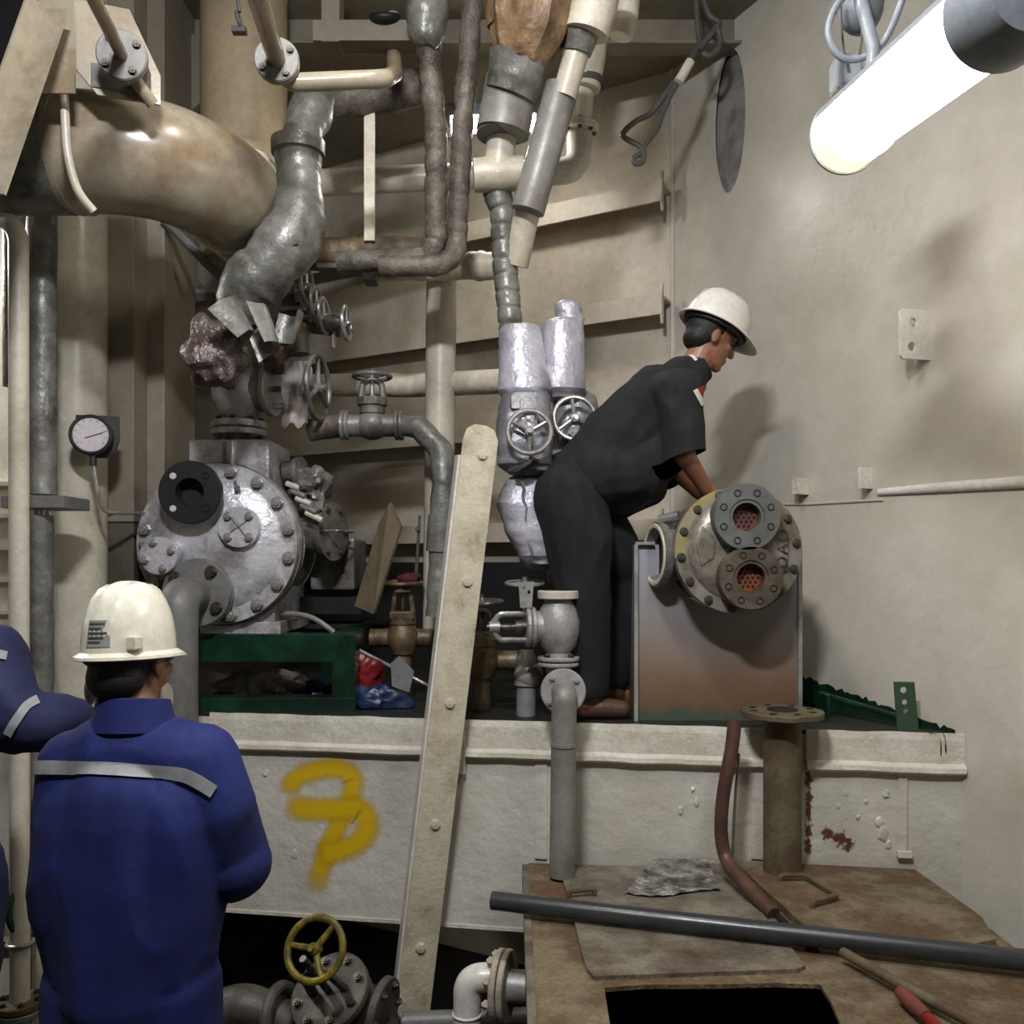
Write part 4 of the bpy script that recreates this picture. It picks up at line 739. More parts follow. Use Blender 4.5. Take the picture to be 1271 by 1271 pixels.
b = pipe('x', [P(500, 528, 3.88), P(520, 530, 3.86), P(548, 560, 3.82), P(550, 600, 3.8), P(548, 640, 3.8), P(543, 765, 3.8)], .05, m_lag, '', rad=.05, lag=lagf(.1, 12, .06, 36)); part(b, 'lagging', m_lag, ll)
b = MB(); b.tube(resample([P(548, 640, 3.8), P(545, 685, 3.8)], .02), .057, 24, rf=lagf(.05, 12)); part(b, 'wrap_band', m_lag, ll)
# ================================================================ silver jackets with handwheels
def loft(cs, mt, seg=30, amp=.05, k=9, name='jacket', seed=0, pw=2.6):   # stacked rounded-box sections (x, y, d, rx, ry)
    b = MB(); pts = []
    for i in range(len(cs)-1):
        n = 7
        for q in range(n): pts.append([cs[i][j]*(1-q/n)+cs[i+1][j]*q/n for j in range(5)])
    pts.append(list(cs[-1])); vs = []
    for c in pts:
        o = P(c[0], c[1], c[2])
        for s_ in range(seg):
            a = 2*PI*s_/seg; ca, sa = math.cos(a), math.sin(a); r = (abs(ca)**pw+abs(sa)**pw)**(-1/pw); p = o+V(c[3]*ca*r, c[4]*sa*r, 0)
            f_ = 1+amp*noise.noise(p*k+V(seed, 0, 0))+amp*.6*noise.noise(p*k*2.5+V(seed, 2, 0))-amp*.7*max(0, math.sin(p.z*70+3*noise.noise(p*5)))**4; vs.append(o+(p-o)*f_)
    n = len(pts); fs = [(i*seg+s_, i*seg+(s_+1) % seg, (i+1)*seg+(s_+1) % seg, (i+1)*seg+s_) for i in range(n-1) for s_ in range(seg)]
    b.add(vs, fs, True); b.add(vs[:seg], [list(range(seg))]); b.add(vs[-seg:], [list(range(seg))]); return b
px = 3.6/F
jk = thing('silver_insulation_jacket', P(670, 490, 3.62), 'crinkled silver double insulation jacket left of the bending man', 'insulation jacket')
part(loft([(646, 404, 3.64, .05, .05), (646, 408, 3.64, .088, .085), (649, 450, 3.62, .1, .095), (652, 486, 3.6, .112, .1), (652, 494, 3.6, .09, .09)], m_foil, amp=.05), 'lobe', m_foil, jk)
part(loft([(699, 398, 3.68, .06, .06), (699, 403, 3.68, .088, .085), (698, 450, 3.66, .092, .09), (697, 486, 3.66, .098, .095), (698, 496, 3.66, .07, .07)], m_foil, amp=.05, seed=5), 'lobe', m_foil, jk)
part(loft([(704, 374, 3.72, .03, .03), (705, 379, 3.72, .055, .05), (707, 395, 3.72, .06, .06), (707, 410, 3.72, .055, .055)], m_lagwh, amp=.1, k=20), 'top_cap', m_foil, jk)
j2 = thing('grey_valve_jacket', P(652, 588, 3.5), 'grey padded valve jacket whose whole spoked handwheel is visible', 'insulation jacket')
part(loft([(655, 486, 3.58, .06, .06), (653, 492, 3.57, .1, .09), (651, 520, 3.56, .116, .11), (651, 555, 3.55, .116, .11), (652, 578, 3.55, .112, .1), (654, 588, 3.56, .07, .07)], m_foildk, amp=.05, seed=9, pw=3.2), 'jacket', m_foildk, j2)
b = MB(); b.tube([P(654, 582, 3.46), P(652, 578, 3.46)], [.06, .06], 20); b.ball(P(657, 581, 3.5), (.085, .05, .03)); b.jitter(.02, 22); part(b, 'gathered_hem', m_cable, j2)
m = fr(P(657, 536, 3.40), V(.03, -1, .03), V(1, 0, 0)); wheel(j2, m, .083, .0095, m_steel, 3, -PI/2, .018)
b = MB(); b.tube([m @ V(0, 0, -.06), m @ V(0, 0, .0)], .016, 12); part(b, 'stem', m_steel, j2)
b = lump(P(655, 522, 3.44), (.045, .03, .04), .5, 22, m_foil, 2); part(b, 'crumpled_foil', m_foil, j2)
b = MB(); b.box(P(640, 500, 3.46), (.035, .02, .05)); b.jitter(.008, 30); part(b, 'lacing_hook', m_steel, j2)
j3 = thing('valve_jacket_behind_man', P(712, 560, 3.75), 'silver valve jacket with a handwheel half hidden by the bending man', 'insulation jacket')
part(loft([(712, 486, 3.74, .06, .06), (713, 492, 3.73, .09, .085), (714, 530, 3.72, .1, .09), (714, 556, 3.72, .07, .06)], m_foildk, amp=.06, seed=13), 'jacket', m_foildk, j3)
m = fr(P(713, 519, 3.56), V(.15, -1, .05), V(1, 0, 0)); wheel(j3, m, .085, .0095, m_steel, 3, -.4, .018); b = MB(); b.tube([m @ V(0, 0, -.08), m @ V(0, 0, 0)], .016, 12); part(b, 'stem', m_steel, j3)
b = lump(P(709, 535, 3.6), (.05, .03, .04), .5, 22, m_steel, 6); part(b, 'crumpled_foil', m_foil, j3)
j4 = thing('laced_jacket', P(660, 706, 3.55), 'pale silver laced jacket hanging below the grey valve jacket', 'insulation jacket')
part(loft([(660, 586, 3.6, .05, .05), (656, 596, 3.58, .09, .07), (652, 625, 3.57, .118, .09), (659, 660, 3.57, .108, .09), (669, 690, 3.58, .082, .08), (673, 703, 3.58, .07, .07)], m_foil, amp=.05, seed=17), 'jacket', m_foil, j4)
b = MB(); pts = [P(648+1.5*math.sin(k*1.9)+k*1.0, 598+k*8, 3.475+.002*k) for k in range(13)]; b.tube(spline(pts, 4), .006, 8); part(b, 'lacing_seam', m_foildk, j4)
b = loft([(670, 690, 3.57, .085, .085), (674, 700, 3.57, .08, .08), (676, 707, 3.57, .05, .05)], m_foildk, amp=.2, k=22); part(b, 'gathered_hem', m_foildk, j4)
b = MB(); b.tube([P(686, 705, 3.66), P(686, 735, 3.66)], .025, 16); part(b, 'pipe', m_greypipe, j4)
# ================================================================ grey angle valve at the platform edge with pipe down
sv = thing('grey_stop_valve', P(692, 870, 3.45), 'grey cast stop valve standing at the platform edge before the man', 'valve')
vc = P(693, 778, 3.42)
b = MB(); b.lathe([(.0, -.13), (.05, -.13), (.045, -.1), (.07, -.07), (.082, -.02), (.083, .02), (.07, .07), (.055, .095), (.055, .11), (0, .11)], fr(vc, V(0, 0, 1)), 36); part(b, 'body', m_castgrey, sv)
b = MB(); b.lathe([(.04, .122), (.08, .122), (.081, .128), (.081, .148), (.078, .152), (.05, .152), (.045, .13), (0, .13)], fr(vc+V(0, 0, -.012), V(0, 0, 1)), 36); part(b, 'top_flange', m_cream, sv); b = MB(); b.disc(fr(vc+V(0, 0, .137), V(0, 0, 1)), .06, .004, 30); part(b, 'rusty_seat', m_rustdk, sv)
m = fr(vc+V(-.06, 0, .0), V(-1, -.12, 0), V(0, 0, 1)); b = MB(); b.lathe([(.06, -.03), (.062, .03), (0, .03)], m, 30); part(b, 'neck', m_castgrey, sv)
for z_ in (.03, .05): b = MB(); b.disc(m @ Matrix.Translation((0, 0, z_)), .078, .018, 32); part(b, 'bonnet_flange', m_castgrey, sv)
m = m @ Matrix.Translation((0, 0, .068))
for s_ in (-1, 1): b = MB(); b.tube(fillet([m @ V(s_*.05, 0, 0), m @ V(s_*.05, 0, .10), m @ V(s_*.016, 0, .125)], .03, 6), .0115, 10); part(b, 'yoke', m_steel, sv)
b = MB(); b.tube([m @ V(0, 0, .1), m @ V(0, 0, .14)], .022, 16); part(b, 'yoke_nut', m_steel, sv); b = MB(); b.tube([m @ V(0, 0, 0), m @ V(0, 0, .15)], [.014, .011], 12); b.tube([m @ V(0, 0, .0), m @ V(0, 0, .04)], .026, 14); part(b, 'stem', m_bolt, sv)
q = plate_holes([(-.022, 0), (.022, 0), (.03, .1), (-.03, .1)], [(-.008, .075, .006), (.01, .06, .007)], .006, fr(vc+V(-.125, -.03, .075), V(0, -1, 0), V(1, 0, 0))); part(q, 'lever_plate', m_castgrey, sv)
# lower joint and pipe
fb = vc+V(0, 0, -.115); flange(fr(fb+V(0, 0, -.015), V(0, 0, 1)), .082, .016, m_castgrey, sv, 4, .011, ph=PI/4); b = MB(); b.disc(fr(fb+V(0, 0, -.036), V(0, 0, 1)), .08, .016, 32); part(b, 'flange', m_castgrey, sv)
b = MB(); b.tube(fillet([fb+V(0, 0, -.03), fb+V(.01, 0, -.10), fb+V(.02, -.08, -.13)], .05, 6), .05, 20); part(b, 'elbow', m_castgrey, sv)
sp = thing('grey_stand_pipe', P(698, 1075, 3.2), 'grey flanged pipe dropping from the stop valve onto the tank', 'pipe')
fo = P(699, 858, 3.27); m = fr(fo, V(-.06, -1, .12)); b = MB(); b.disc(m, .083, .02, 40); f = part(b, 'flange', m_castgrey, sp); boltring(m @ Matrix.Translation((0, 0, .02)), .063, 4, .011, m_castgrey, f, PI/4-.1); b = MB(); b.disc(m @ Matrix.Translation((0, 0, -.02)), .084, .018, 40); part(b, 'flange', m_castgrey, sp)
b = MB(); b.tube(fillet([fo+V(0, -.015, 0), fo+V(0, -.075, -.0), V(fo.x-.01, fo.y-.085, ZT+.012)], .06, 8), .0455, 24); part(b, 'pipe', m_greypipe, sp)
b = MB(); bz = ZC-(922-H0)/F*3.19; b.tube([V(fo.x-.003, fo.y-.08, bz), V(fo.x-.003, fo.y-.08, bz-.012)], .048, 24); part(b, 'weld_ring', m_greypipe, sp)
# round level handwheel seen behind the stop valve
hwv = thing('small_gate_valve', P(652, 800, 3.62), 'small valve with a thin level handwheel behind the stop valve', 'valve')
wheel(hwv, fr(P(652, 724, 3.62), V(0, -.1, 1)), .077, .008, m_castgrey, 3); b = MB(); b.tube([P(652, 716, 3.62), P(653, 790, 3.62)], .012, 10); part(b, 'stem', m_steel, hwv)
b = MB(); b.lathe([(.0, .0), (.05, .0), (.045, .1), (.03, .14), (.0, .14)], fr(P(653, 850, 3.62), V(0, 0, 1)), 20); b.ball(P(656, 838, 3.62), .06); part(b, 'body', m_castgrey, hwv)
b = MB(); b.tube([P(653, 850, 3.62), V(P(653, 850, 3.62).x, 3.62, ZP)], .04, 16); part(b, 'foot', m_castgrey, hwv)
# bronze valves on the deck behind
def bronze(x, y0, y1, d, label, wcol, red):
    t = thing('bronze_valve', V(P(x, 0, d).x, d, ZP), label, 'valve'); s_ = d/F; H = (y1-y0)*s_; o = P(x, y1, d)
    b = MB(); b.lathe([(.0, -.02), (.05, -.02), (.07, .03), (.072, .07), (.055, .11), (.06, .115), (.06, .14), (0, .14)], fr(o, V(0, 0, 1)), 28); part(b, 'body', m_bronze, t)
    b = MB(); b.tube([o+V(-.15, .02, .05), o+V(.15, .02, .05)], .042, 18); part(b, 'branch', m_bronze, t); b = MB(); b.box(o+V(0, 0, .155), (.11, .09, .035)); part(b, 'bonnet', m_bronze, t, .006)
    for sg in (-1, 1): b = MB(); b.tube(fillet([o+V(sg*.046, 0, .165), o+V(sg*.034, 0, .255), o+V(0, 0, .265)], .02, 5), .012, 10); part(b, 'yoke', m_bronze, t)
    b = MB(); b.tube([o+V(0, 0, .15), o+V(0, 0, .31)], .011, 10); part(b, 'stem', m_bolt, t)
    wheel(t, fr(o+V(0, 0, .30), V(0, -.05, 1)), .085, .01, wcol, 3)
    b = MB(); b.tube([V(o.x, o.y, ZP+.002), o+V(0, 0, 0)], .04, 16); part(b, 'foot', m_bronze, t)
    if red: b = MB(); b.ball(o+V(.03, 0, .315), (.06, .055, .03)); b.jitter(.02, 20); part(b, 'red_cloth_cover', mat('dull_red_cloth', C(92, 22, 30), C(66, 16, 22), .8), t)
    return t
bronze(500, 728, 806, 4.0, 'bronze valve with a red covered handwheel behind the green bed', m_bronze, True)
bronze(598, 735, 835, 3.75, 'bronze valve with a pale handwheel right of the leaning channel bar', m_steel, False)
# deck clutter
b = MB(); vs = [P(x, y, d) for x, y, d in ((440, 752, 3.95), (463, 762, 3.9), (497, 655, 4.0), (483, 624, 4.05), (470, 650, 4.05))]; n = len(vs); b.add(vs+[v+V(.01, .012, .004) for v in vs], [list(range(n)), list(range(n, 2*n))[::-1]]+[(i, (i+1) % n, n+(i+1) % n, n+i) for i in range(n)]); solo(b, 'leaning_plate', m_plate, 'pointed olive sheet plate leaning beside the bronze valve', 'plate')
b = lump(P(457, 838, 3.85), (.07, .06, .1), .55, 14, m_red, 3); b.v = [V(v.x, v.y, max(v.z, ZP+.004)) for v in b.v]; solo(b, 'red_rag', m_red, 'crumpled red plastic at the right end of the green bed', 'plastic sheet')
b = lump(P(470, 868, 3.8), (.13, .06, .065), .5, 12, m_bluebag, 7); b.v = [V(v.x, v.y, max(v.z, ZP+.004)) for v in b.v]; solo(b, 'blue_rag', m_bluebag, 'crumpled blue plastic before the grey board scrap', 'plastic sheet')
b = MB(); b.prism([(0, 0), (.08, -.03), (.1, .06), (.03, .13), (-.01, .1)], .005, fr(P(487, 852, 3.82), V(-.3, -1, .3), V(1, 0, 0))); solo(b, 'board_scrap', m_card, 'small grey board scrap on the deck behind blue plastic', 'board')
b = MB(); b.tube([P(432, 800, 3.83), P(545, 858, 3.9)], .008, 8); solo(b, 'thin_rod', m_steel, 'thin pale rod lying slantwise past the red plastic', 'rod')
b = MB(); b.tube([P(521, 640, 4.1), P(516, 720, 4.1)], [.006, .009], 8); b.disc(fr(P(519, 657, 4.1), V(0, -1, 0)), .012, .02, 10); solo(b, 'dip_rod', m_cable, 'thin dark rod standing beside the cream upright pipe', 'rod')
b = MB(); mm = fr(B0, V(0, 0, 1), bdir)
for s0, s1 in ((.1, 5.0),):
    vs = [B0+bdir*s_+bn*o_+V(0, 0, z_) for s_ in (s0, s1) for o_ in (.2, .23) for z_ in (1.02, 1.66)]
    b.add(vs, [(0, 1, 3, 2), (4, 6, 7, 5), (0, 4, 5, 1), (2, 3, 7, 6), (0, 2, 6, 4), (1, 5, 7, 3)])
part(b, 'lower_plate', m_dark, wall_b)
# ================================================================ end-on cooler resting on its plinth (right)
ck = V(P(917, 683, 3.30).x, 3.30, P(917, 683, 3.30).z)
pl = thing('cooler_plinth', V(P(890, 0, 3.5).x, 3.6, ZP), 'grey steel plinth with rusty stained front under the two-port cooler', 'plinth')
m_plinth = bpy.data.materials.new('stained_grey_steel'); m_plinth.use_nodes = True
N = m_plinth.node_tree.nodes; Lk = m_plinth.node_tree.links; bs_ = N['Principled BSDF']; tc = N.new('ShaderNodeTexCoord'); sp_ = N.new('ShaderNodeSeparateXYZ'); Lk.new(tc.outputs['Object'], sp_.inputs[0])
nn = N.new('ShaderNodeTexNoise'); nn.inputs['Scale'].default_value = 9; nn.inputs['Roughness'].default_value = .75; nn.inputs['Detail'].default_value = 7; Lk.new(tc.outputs['Object'], nn.inputs['Vector'])
ma = N.new('ShaderNodeMath'); ma.operation = 'MULTIPLY_ADD'; Lk.new(nn.outputs[0], ma.inputs[0]); ma.inputs[1].default_value = .16; Lk.new(sp_.outputs[2], ma.inputs[2])
rp = N.new('ShaderNodeValToRGB'); Lk.new(ma.outputs[0], rp.inputs[0]); e = rp.color_ramp.elements
e[0].position = .0; e[0].color = C(70, 84, 70); e[1].position = 1; e[1].color = C(150, 150, 156)
for p_, c_ in ((.105, C(74, 86, 72)), (.135, C(112, 86, 66)), (.22, C(124, 96, 74)), (.34, C(134, 120, 108)), (.5, C(142, 138, 136)), (.75, C(154, 154, 160))): x = e.new(p_); x.color = c_
Lk.new(rp.outputs[0], bs_.inputs['Base Color']); bs_.inputs['Roughness'].default_value = .5; bs_.inputs['Metallic'].default_value = .15
xl, xr, zt_ = P(790, 0, 3.5).x, P(990, 0, 3.5).x, P(0, 676, 3.5).z
poly = [(xl, ZP), (xr, ZP), (xr, zt_)]; R_ = .232
aa = math.asin(min(1, (zt_-ck.z)/R_)) if abs(zt_-ck.z) < R_ else 0
for k in range(17):
    a = aa-(PI+2*aa)*k/16; poly.append((ck.x+R_*math.cos(a), ck.z+R_*math.sin(a)))
poly = [p for p in poly if p[0] <= xr+.001]; poly.append((xl, zt_))
b = MB(); mm = Matrix((V(1, 0, 0), V(0, 0, 1), V(0, -1, 0))).transposed().to_4x4(); mm.translation = V(0, 3.72, 0); b.prism(poly, .22, mm); part(b, 'front_plate', m_plinth, pl)
for x in (xl-.004, xr+.004): b = MB(); b.box((x, 3.49, (ZP+zt_)/2), (.016, .03, zt_-ZP)); part(b, 'edge_trim', m_castgrey, pl, .003)
b = MB(); b.box((xl+.03, 3.49, zt_+.004), (.075, .03, .012)); part(b, 'edge_trim', m_castgrey, pl, .002)
ec = thing('two_port_cooler', V(ck.x, 3.7, ck.z-.23), 'end-on cooler with two open flanged ports showing tube sheets', 'cooler')
mE = Matrix((V(1, 0, 0), V(0, 0, 1), V(0, -1, 0))).transposed().to_4x4(); mE.translation = ck
m_cov = mat('weathered_silver_cover', C(156, 150, 140), C(120, 112, 100), .42, .4, ns=6, bump=.4, bs=40, dirt=C(92, 78, 58), da=.42, dsc=6)
b = MB(); b.lathe([(0, .028), (.15, .028), (.175, .02), (.19, .0), (.236, .0), (.238, -.006), (.238, -.03), (.2, -.034)], mE, 64); cov = part(b, 'end_cover', m_cov, ec)
boltring(mE, .216, 14, .0135, m_bolt, cov, .12)
b = MB(); b.lathe([(.2, -.036), (.238, -.036), (.238, -.062), (.215, -.066)], mE, 64); part(b, 'shell_flange', m_silverdk, ec)
b = MB(); b.lathe([(.215, -.06), (.215, -.16), (.205, -.18), (.205, -.95), (0, -.97)], mE, 48); part(b, 'shell', m_silverdk, ec)
b = MB(); b.torus(mE @ Matrix.Translation((0, 0, -.19)), .21, .012, 44, 8); part(b, 'shell_band', m_bolt, ec)
b = MB(); b.lathe([(.2385, -.032), (.239, .001), (.2, .0015)], mE @ Matrix.Rotation(PI*.62, 4, 'Z'), 18, arc=PI*.42); part(b, 'yellow_smear', mat('yellow_smear', C(176, 158, 44), C(140, 126, 60), .5, .1, ns=16, dirt=C(140, 132, 116), da=.5, dsc=9), ec)
def port(cx, cy, r, rb, nb, mt, name, z0=.026, sheet=True, tint=None, ph=PI/8):
    m = mE @ Matrix.Translation((cx, cy, z0)); b = MB(); b.lathe([(r*1.0, -.01), (r, .056), (r*.98, .06), (rb*1.25, .06), (rb*1.2, .054), (rb, .054), (rb, .001)], m, 48); f = part(b, name, mt, ec)
    for k in range(nb):
        a = 2*PI*k/nb+ph; put('bolt_hole', ('bhole', r), lambda: MB().lathe([(.0115, .002), (.0115, .0), (.009, -.012), (0, -.012)], Matrix(), 16).torus(Matrix(), .0115, .002, 16, 6), m_dark, m @ Matrix.Translation((r*.76*math.cos(a), r*.76*math.sin(a), .0615)), f)
    ms = m @ Matrix.Translation((0, 0, .003)); b = MB(); b.disc(ms, rb, .006, 32); s_ = part(b, 'tube_sheet', tint, ec)
    for j in range(-3, 4):
        for i in range(-3, 4):
            x, y = (i+.5*(j % 2))*rb*.36, j*rb*.31
            if x*x+y*y < (rb*.86)**2: put('tube_hole', ('thole', 1), lambda: MB().disc(Matrix(), .0062, .002, 12, 0, .0004), m_dark, ms @ Matrix.Translation((x, y, .006)), s_)
    return f
m_ts = mat('copper_tube_sheet', C(128, 72, 60), C(100, 54, 44), .6, .2, ns=20); m_tsr = mat('orange_rust_sheet', C(150, 78, 36), C(112, 56, 28), .7, .1, ns=18)
m_pf = mat('grey_port_flange', C(110, 112, 108), C(92, 92, 88), .5, .3, ns=10, bump=.4, dirt=C(74, 66, 54), da=.36, dsc=12)
s_ = 3.3/F
port(3*s_, 40*s_, .122, .052, 8, m_pf, 'port_flange', tint=m_ts); port(8*s_, -34*s_, .116, .052, 8, mat('rusty_port_flange', C(104, 96, 84), C(82, 72, 60), .5, .3, ns=10, bump=.6, dirt=C(70, 56, 42), da=.44, dsc=12), 'port_flange', tint=m_tsr, ph=.35)
b = MB(); b.box((5*s_, 3*s_, .05), (.09, .06, .055), mE); part(b, 'port_bridge', m_pf, ec, .01)
b = MB(); b.prism([(-.145, -.05), (-.1, -.02), (-.09, .05), (-.14, .1), (-.165, .03)], .012, mE @ Matrix.Translation((0, -.01, .02))); part(b, 'cast_pad', m_cov, ec, .004)
tx = bpy.data.curves.new('cast_letters', 'FONT'); tx.body = 'DAO'; tx.size = .062; tx.extrude = .003; tx.align_x = 'CENTER'; tx.align_y = 'CENTER'; tx.space_character = 1.15
to = bpy.data.objects.new('cast_letters', tx); COL.objects.link(to); dg = bpy.context.evaluated_depsgraph_get(); tme = bpy.data.meshes.new_from_object(to.evaluated_get(dg)); bpy.data.objects.remove(to)
m = mE @ Matrix.Translation((52*s_, 2*s_, .026)) @ Matrix.Rotation(PI/2, 4, 'Z'); tme.transform(Matrix.Translation(-OFF[ec.name]) @ m); link('cast_letters', tme, m_bolt, ec)
# side nozzle with pale ring gasket
m = fr(V(ck.x-.215, 3.46, ck.z-.015), V(-1, -.2, 0), V(0, 0, 1)); b = MB(); b.lathe([(.1, -.12), (.1, .04), (.125, .045), (.128, .075), (.105, .078), (.095, .06), (.09, -.05), (0, -.05)], m, 40); part(b, 'side_nozzle', m_silverdk, ec)
b = MB(); b.disc(m @ Matrix.Translation((0, 0, .03)), .0955, .01, 36); part(b, 'bore', m_dark, ec)  # black disc puts the nozzle's dark interior into colour
b = MB(); b.torus(m @ Matrix.Translation((0, 0, .079)), .112, .01, 40, 8, .5); part(b, 'gasket_ring', m_lagwh, ec)
b = MB(); b.tube([V(ck.x-.27, 3.46, ck.z+.12), V(ck.x-.2, 3.42, ck.z+.135)], .02, 14); part(b, 'nozzle_lug', m_steel, ec)
# ================================================================ things on and around the tank
po = thing('flanged_post', P(971, 1066, 3.2), 'rusty brown stub post with a wide flange top before the plinth', 'post')
pc = P(971, 0, 3.2); b = MB(); zt2 = P(0, 882, 3.2).z; b.lathe([(0, ZT+.016), (.067, ZT+.016), (.067, zt2), (0, zt2)], fr(V(pc.x, pc.y, 0), V(0, 0, 1)), 32); part(b, 'post_pipe', m_rustdk, po)
b = MB(); b.disc(fr(V(pc.x, pc.y, zt2-.022), V(0, 0, 1)), .145, .024, 44); b.jitter(.004, 20); fl = part(b, 'flange', m_rustdk, po); b = MB(); b.disc(fr(V(pc.x, pc.y, zt2+.002), V(0, 0, 1)), .055, .006, 24); part(b, 'bore', m_dark, po)
for k in range(8): a = 2*PI*k/8+.2; put('bolt_hole', 'posthole', lambda: MB().disc(Matrix(), .013, .003, 14, 0, .0005), m_dark, Matrix.Translation((pc.x+.108*math.cos(a), pc.y+.108*math.sin(a), zt2+.002)), fl)
b = MB(); b.tube(spline([P(912, 893, 3.13), P(908, 930, 3.12), P(898, 985, 3.11), P(895, 1030, 3.11), P(900, 1062, 3.1), P(912, 1082, 3.04), P(935, 1108, 2.93), P(960, 1135, 2.83)], 8), [.024]*57, 16, rf=lagf(.04, 10)); solo(b, 'rust_hose', m_copper, 'rust-brown hose bending down over the tank hatch joint', 'hose')
b = MB(); b.tube(spline([P(917, 935, 3.16), P(912, 1000, 3.15), P(909, 1066, 3.14)], 6), .005, 8); solo(b, 'thin_wire', m_cable, 'thin wire hanging beside the rust-brown hose', 'wire')
gbk = thing('green_drilled_bracket', P(1128, 912, 3.28), 'green upright drilled strip at the right end of the platform', 'bracket')
z0 = ZP; hh = P(0, 846, 3.3).z-z0
part(plate_holes([(0, 0), (.075, 0), (.06, hh), (-.012, hh)], [(.022, hh-.03, .012), (.026, hh-.075, .01), (.032, hh-.11, .011)], .01, fr(V(P(1113, 0, 3.3).x, 3.3, z0), V(-.15, -1, 0), V(1, -.15, 0))), 'strip', mat('bright_green_paint', C(60, 84, 62), C(44, 64, 48), .5), gbk)
b = MB(); b.tube([P(1022, 862, 3.62), P(1115, 890, 3.34)], .012, 8); solo(b, 'green_angle', m_green, 'green angle bar lying behind the drilled strip', 'angle bar')
b = MB(); b.box(P(1023, 876, 3.6), (.015, .1, .1)); solo(b, 'green_stub_plate', m_green, 'small green plate at the far end of the green angle bar', 'plate')
# green deck paint carried up the bulkhead
q = MB(); up = []; lo = []; n = 60
for k in range(n+1):
    s_ = wallpx(960)+(wallpx(1186)-wallpx(960))*k/n; c = W0+wdir*s_; x = 635.5+c.x/c.y*F; y = 826+(x-960)*.36+5*noise.noise(V(k*.9, 0, 0))+4*noise.noise(V(k*.3, 4, 0)); y = min(y, 906)
    up.append(wp(s_, ZC-(y-H0)/F*c.y, .002)); lo.append(wp(s_, ZP-.01, .002))
q.add(up+lo, [(k, k+1, n+2+k, n+1+k) for k in range(n)]); part(q, 'green_paint', m_green, wall_r)
# long dark pipe lying across
l0, l1 = P(611, 1117, 2.86), P(1400, 1200, 2.36); l0.z = ZT+.047; l1.z = ZT+.047
b = MB(); ld = (l1-l0).normalized(); b.tube([l0, l1], .0295, 28, caps=False); b.lathe([(.0295, 0), (.024, 0), (.024, .15), (0, .15)], fr(l0, ld), 28)
solo(b, 'dark_plastic_pipe', m_darkpipe, 'long dark grey pipe lying across the rusty tank', 'pipe')
r0, r1 = top(1046, 1182, ZT+.034), top(1290, 1312, ZT+.034); b = MB(); b.tube([r0, r0.lerp(r1, .5)+V(0, 0, -.004), r1], .0145, 14); solo(b, 'rusty_bar', m_rustdk, 'rusty round bar lying under the dark pipe', 'bar')
hm = thing('red_handled_tool', top(1150, 1262, ZT), 'tool with a dull red handle lying at the lower right corner', 'tool')
h0, h1 = top(1118, 1232, ZT+.03), top(1175, 1285, ZT+.03); b = MB(); b.tube([h0, h0.lerp(h1, .3), h0.lerp(h1, .6)], [.017, .019, .016], 16); part(b, 'grip', mat('dull_red_grip', C(112, 58, 46), C(88, 44, 36), .6), hm); b = MB(); b.tube([h0.lerp(h1, .55), h1+(h1-h0)*1.2], .014, 14); part(b, 'shaft', mat('red_enamel', C(136, 26, 22), C(110, 20, 18), .35), hm)
b = MB(); nx, ny = 30, 16; vs = []
for j in range(ny+1):
    for i in range(nx+1):
        u, v_ = i/nx, j/ny; x = 776+u*(118-16*(1-v_))+v_*0+(1-v_)*34*(1-u); y = 1068+v_*42+4*math.sin(u*5)*v_; e_ = min(u, v_, 1-u, 1-v_); p = top(x, y, ZT+.014)
        vs.append(p+V(0, 0, .0015+.005*abs(noise.noise(V(u*7, v_*5, 3)))+.006*max(0, 1-e_/.1)*(.7+noise.noise(V(u*13, v_*13, 9)))))
b.add(vs, [(j*(nx+1)+i, j*(nx+1)+i+1, (j+1)*(nx+1)+i+1, (j+1)*(nx+1)+i) for j in range(ny) for i in range(nx)], True); m_alu = mat('crumpled_foil', C(206, 202, 196), C(120, 114, 106), .3, .5, ns=14, bump=1, bs=26, bd=.03, dirt=C(60, 52, 44), da=.47, dsc=7)
solo(b, 'foil_sheet', m_alu, 'crumpled foil sheet on the left tank hatch', 'foil')
b = MB()
for x0, y0, x1, y1 in ((985, 1088, 1027, 1097),): b.tube([top(x0, y0, ZT+.02), top((x0+x1)/2, (y0+y1)/2-1, ZT+.022), top(x1, y1, ZT+.02)], .004, 6)
solo(b, 'straw_sliver', m_lagwh, 'pale sliver lying on the right tank hatch', 'debris')
# pale flanged elbow into the tank side
el = thing('pale_elbow_pipe', P(580, 1300, 3.05), 'pale grey flanged elbow pipe entering the tank side', 'pipe')
b = MB(); e0 = P(580, 1420, 3.05); e1 = P(580, 1213, 3.05); e2 = P(622, 1213, 3.05); b.tube(fillet([e0, e1, e2], .085, 10), .048, 24); part(b, 'elbow', m_white, el)
b = MB(); b.torus(fr(P(580, 1258, 3.05), V(0, 0, 1)), .048, .005, 28, 8); part(b, 'weld_ring', m_white, el)
m = fr(P(616, 1222, 3.05), V(1, -.25, 0)); m_fl = mat('cream_flange', C(190, 180, 162), C(170, 158, 138), .5, ns=9, bump=.3, dirt=C(132, 118, 94), da=.36, dsc=9)
for z_ in (0, .026): b = MB(); b.disc(m @ Matrix.Translation((0, 0, z_)), .118, .022, 40); f = part(b, 'flange', m_fl, el)
for k in range(8): a = 2*PI*k/8+.3; bolt(m @ Matrix.Translation((.095*math.cos(a), .095*math.sin(a), 0)) @ Matrix.Rotation(PI, 4, 'X'), .015, m_fl, el, .026); 
b = MB(); b.tube([m @ V(0, 0, .04), V(X0-.01, 3.03, (m @ V(0, 0, .04)).z)], .055, 24); part(b, 'stub', m_castgrey, el)
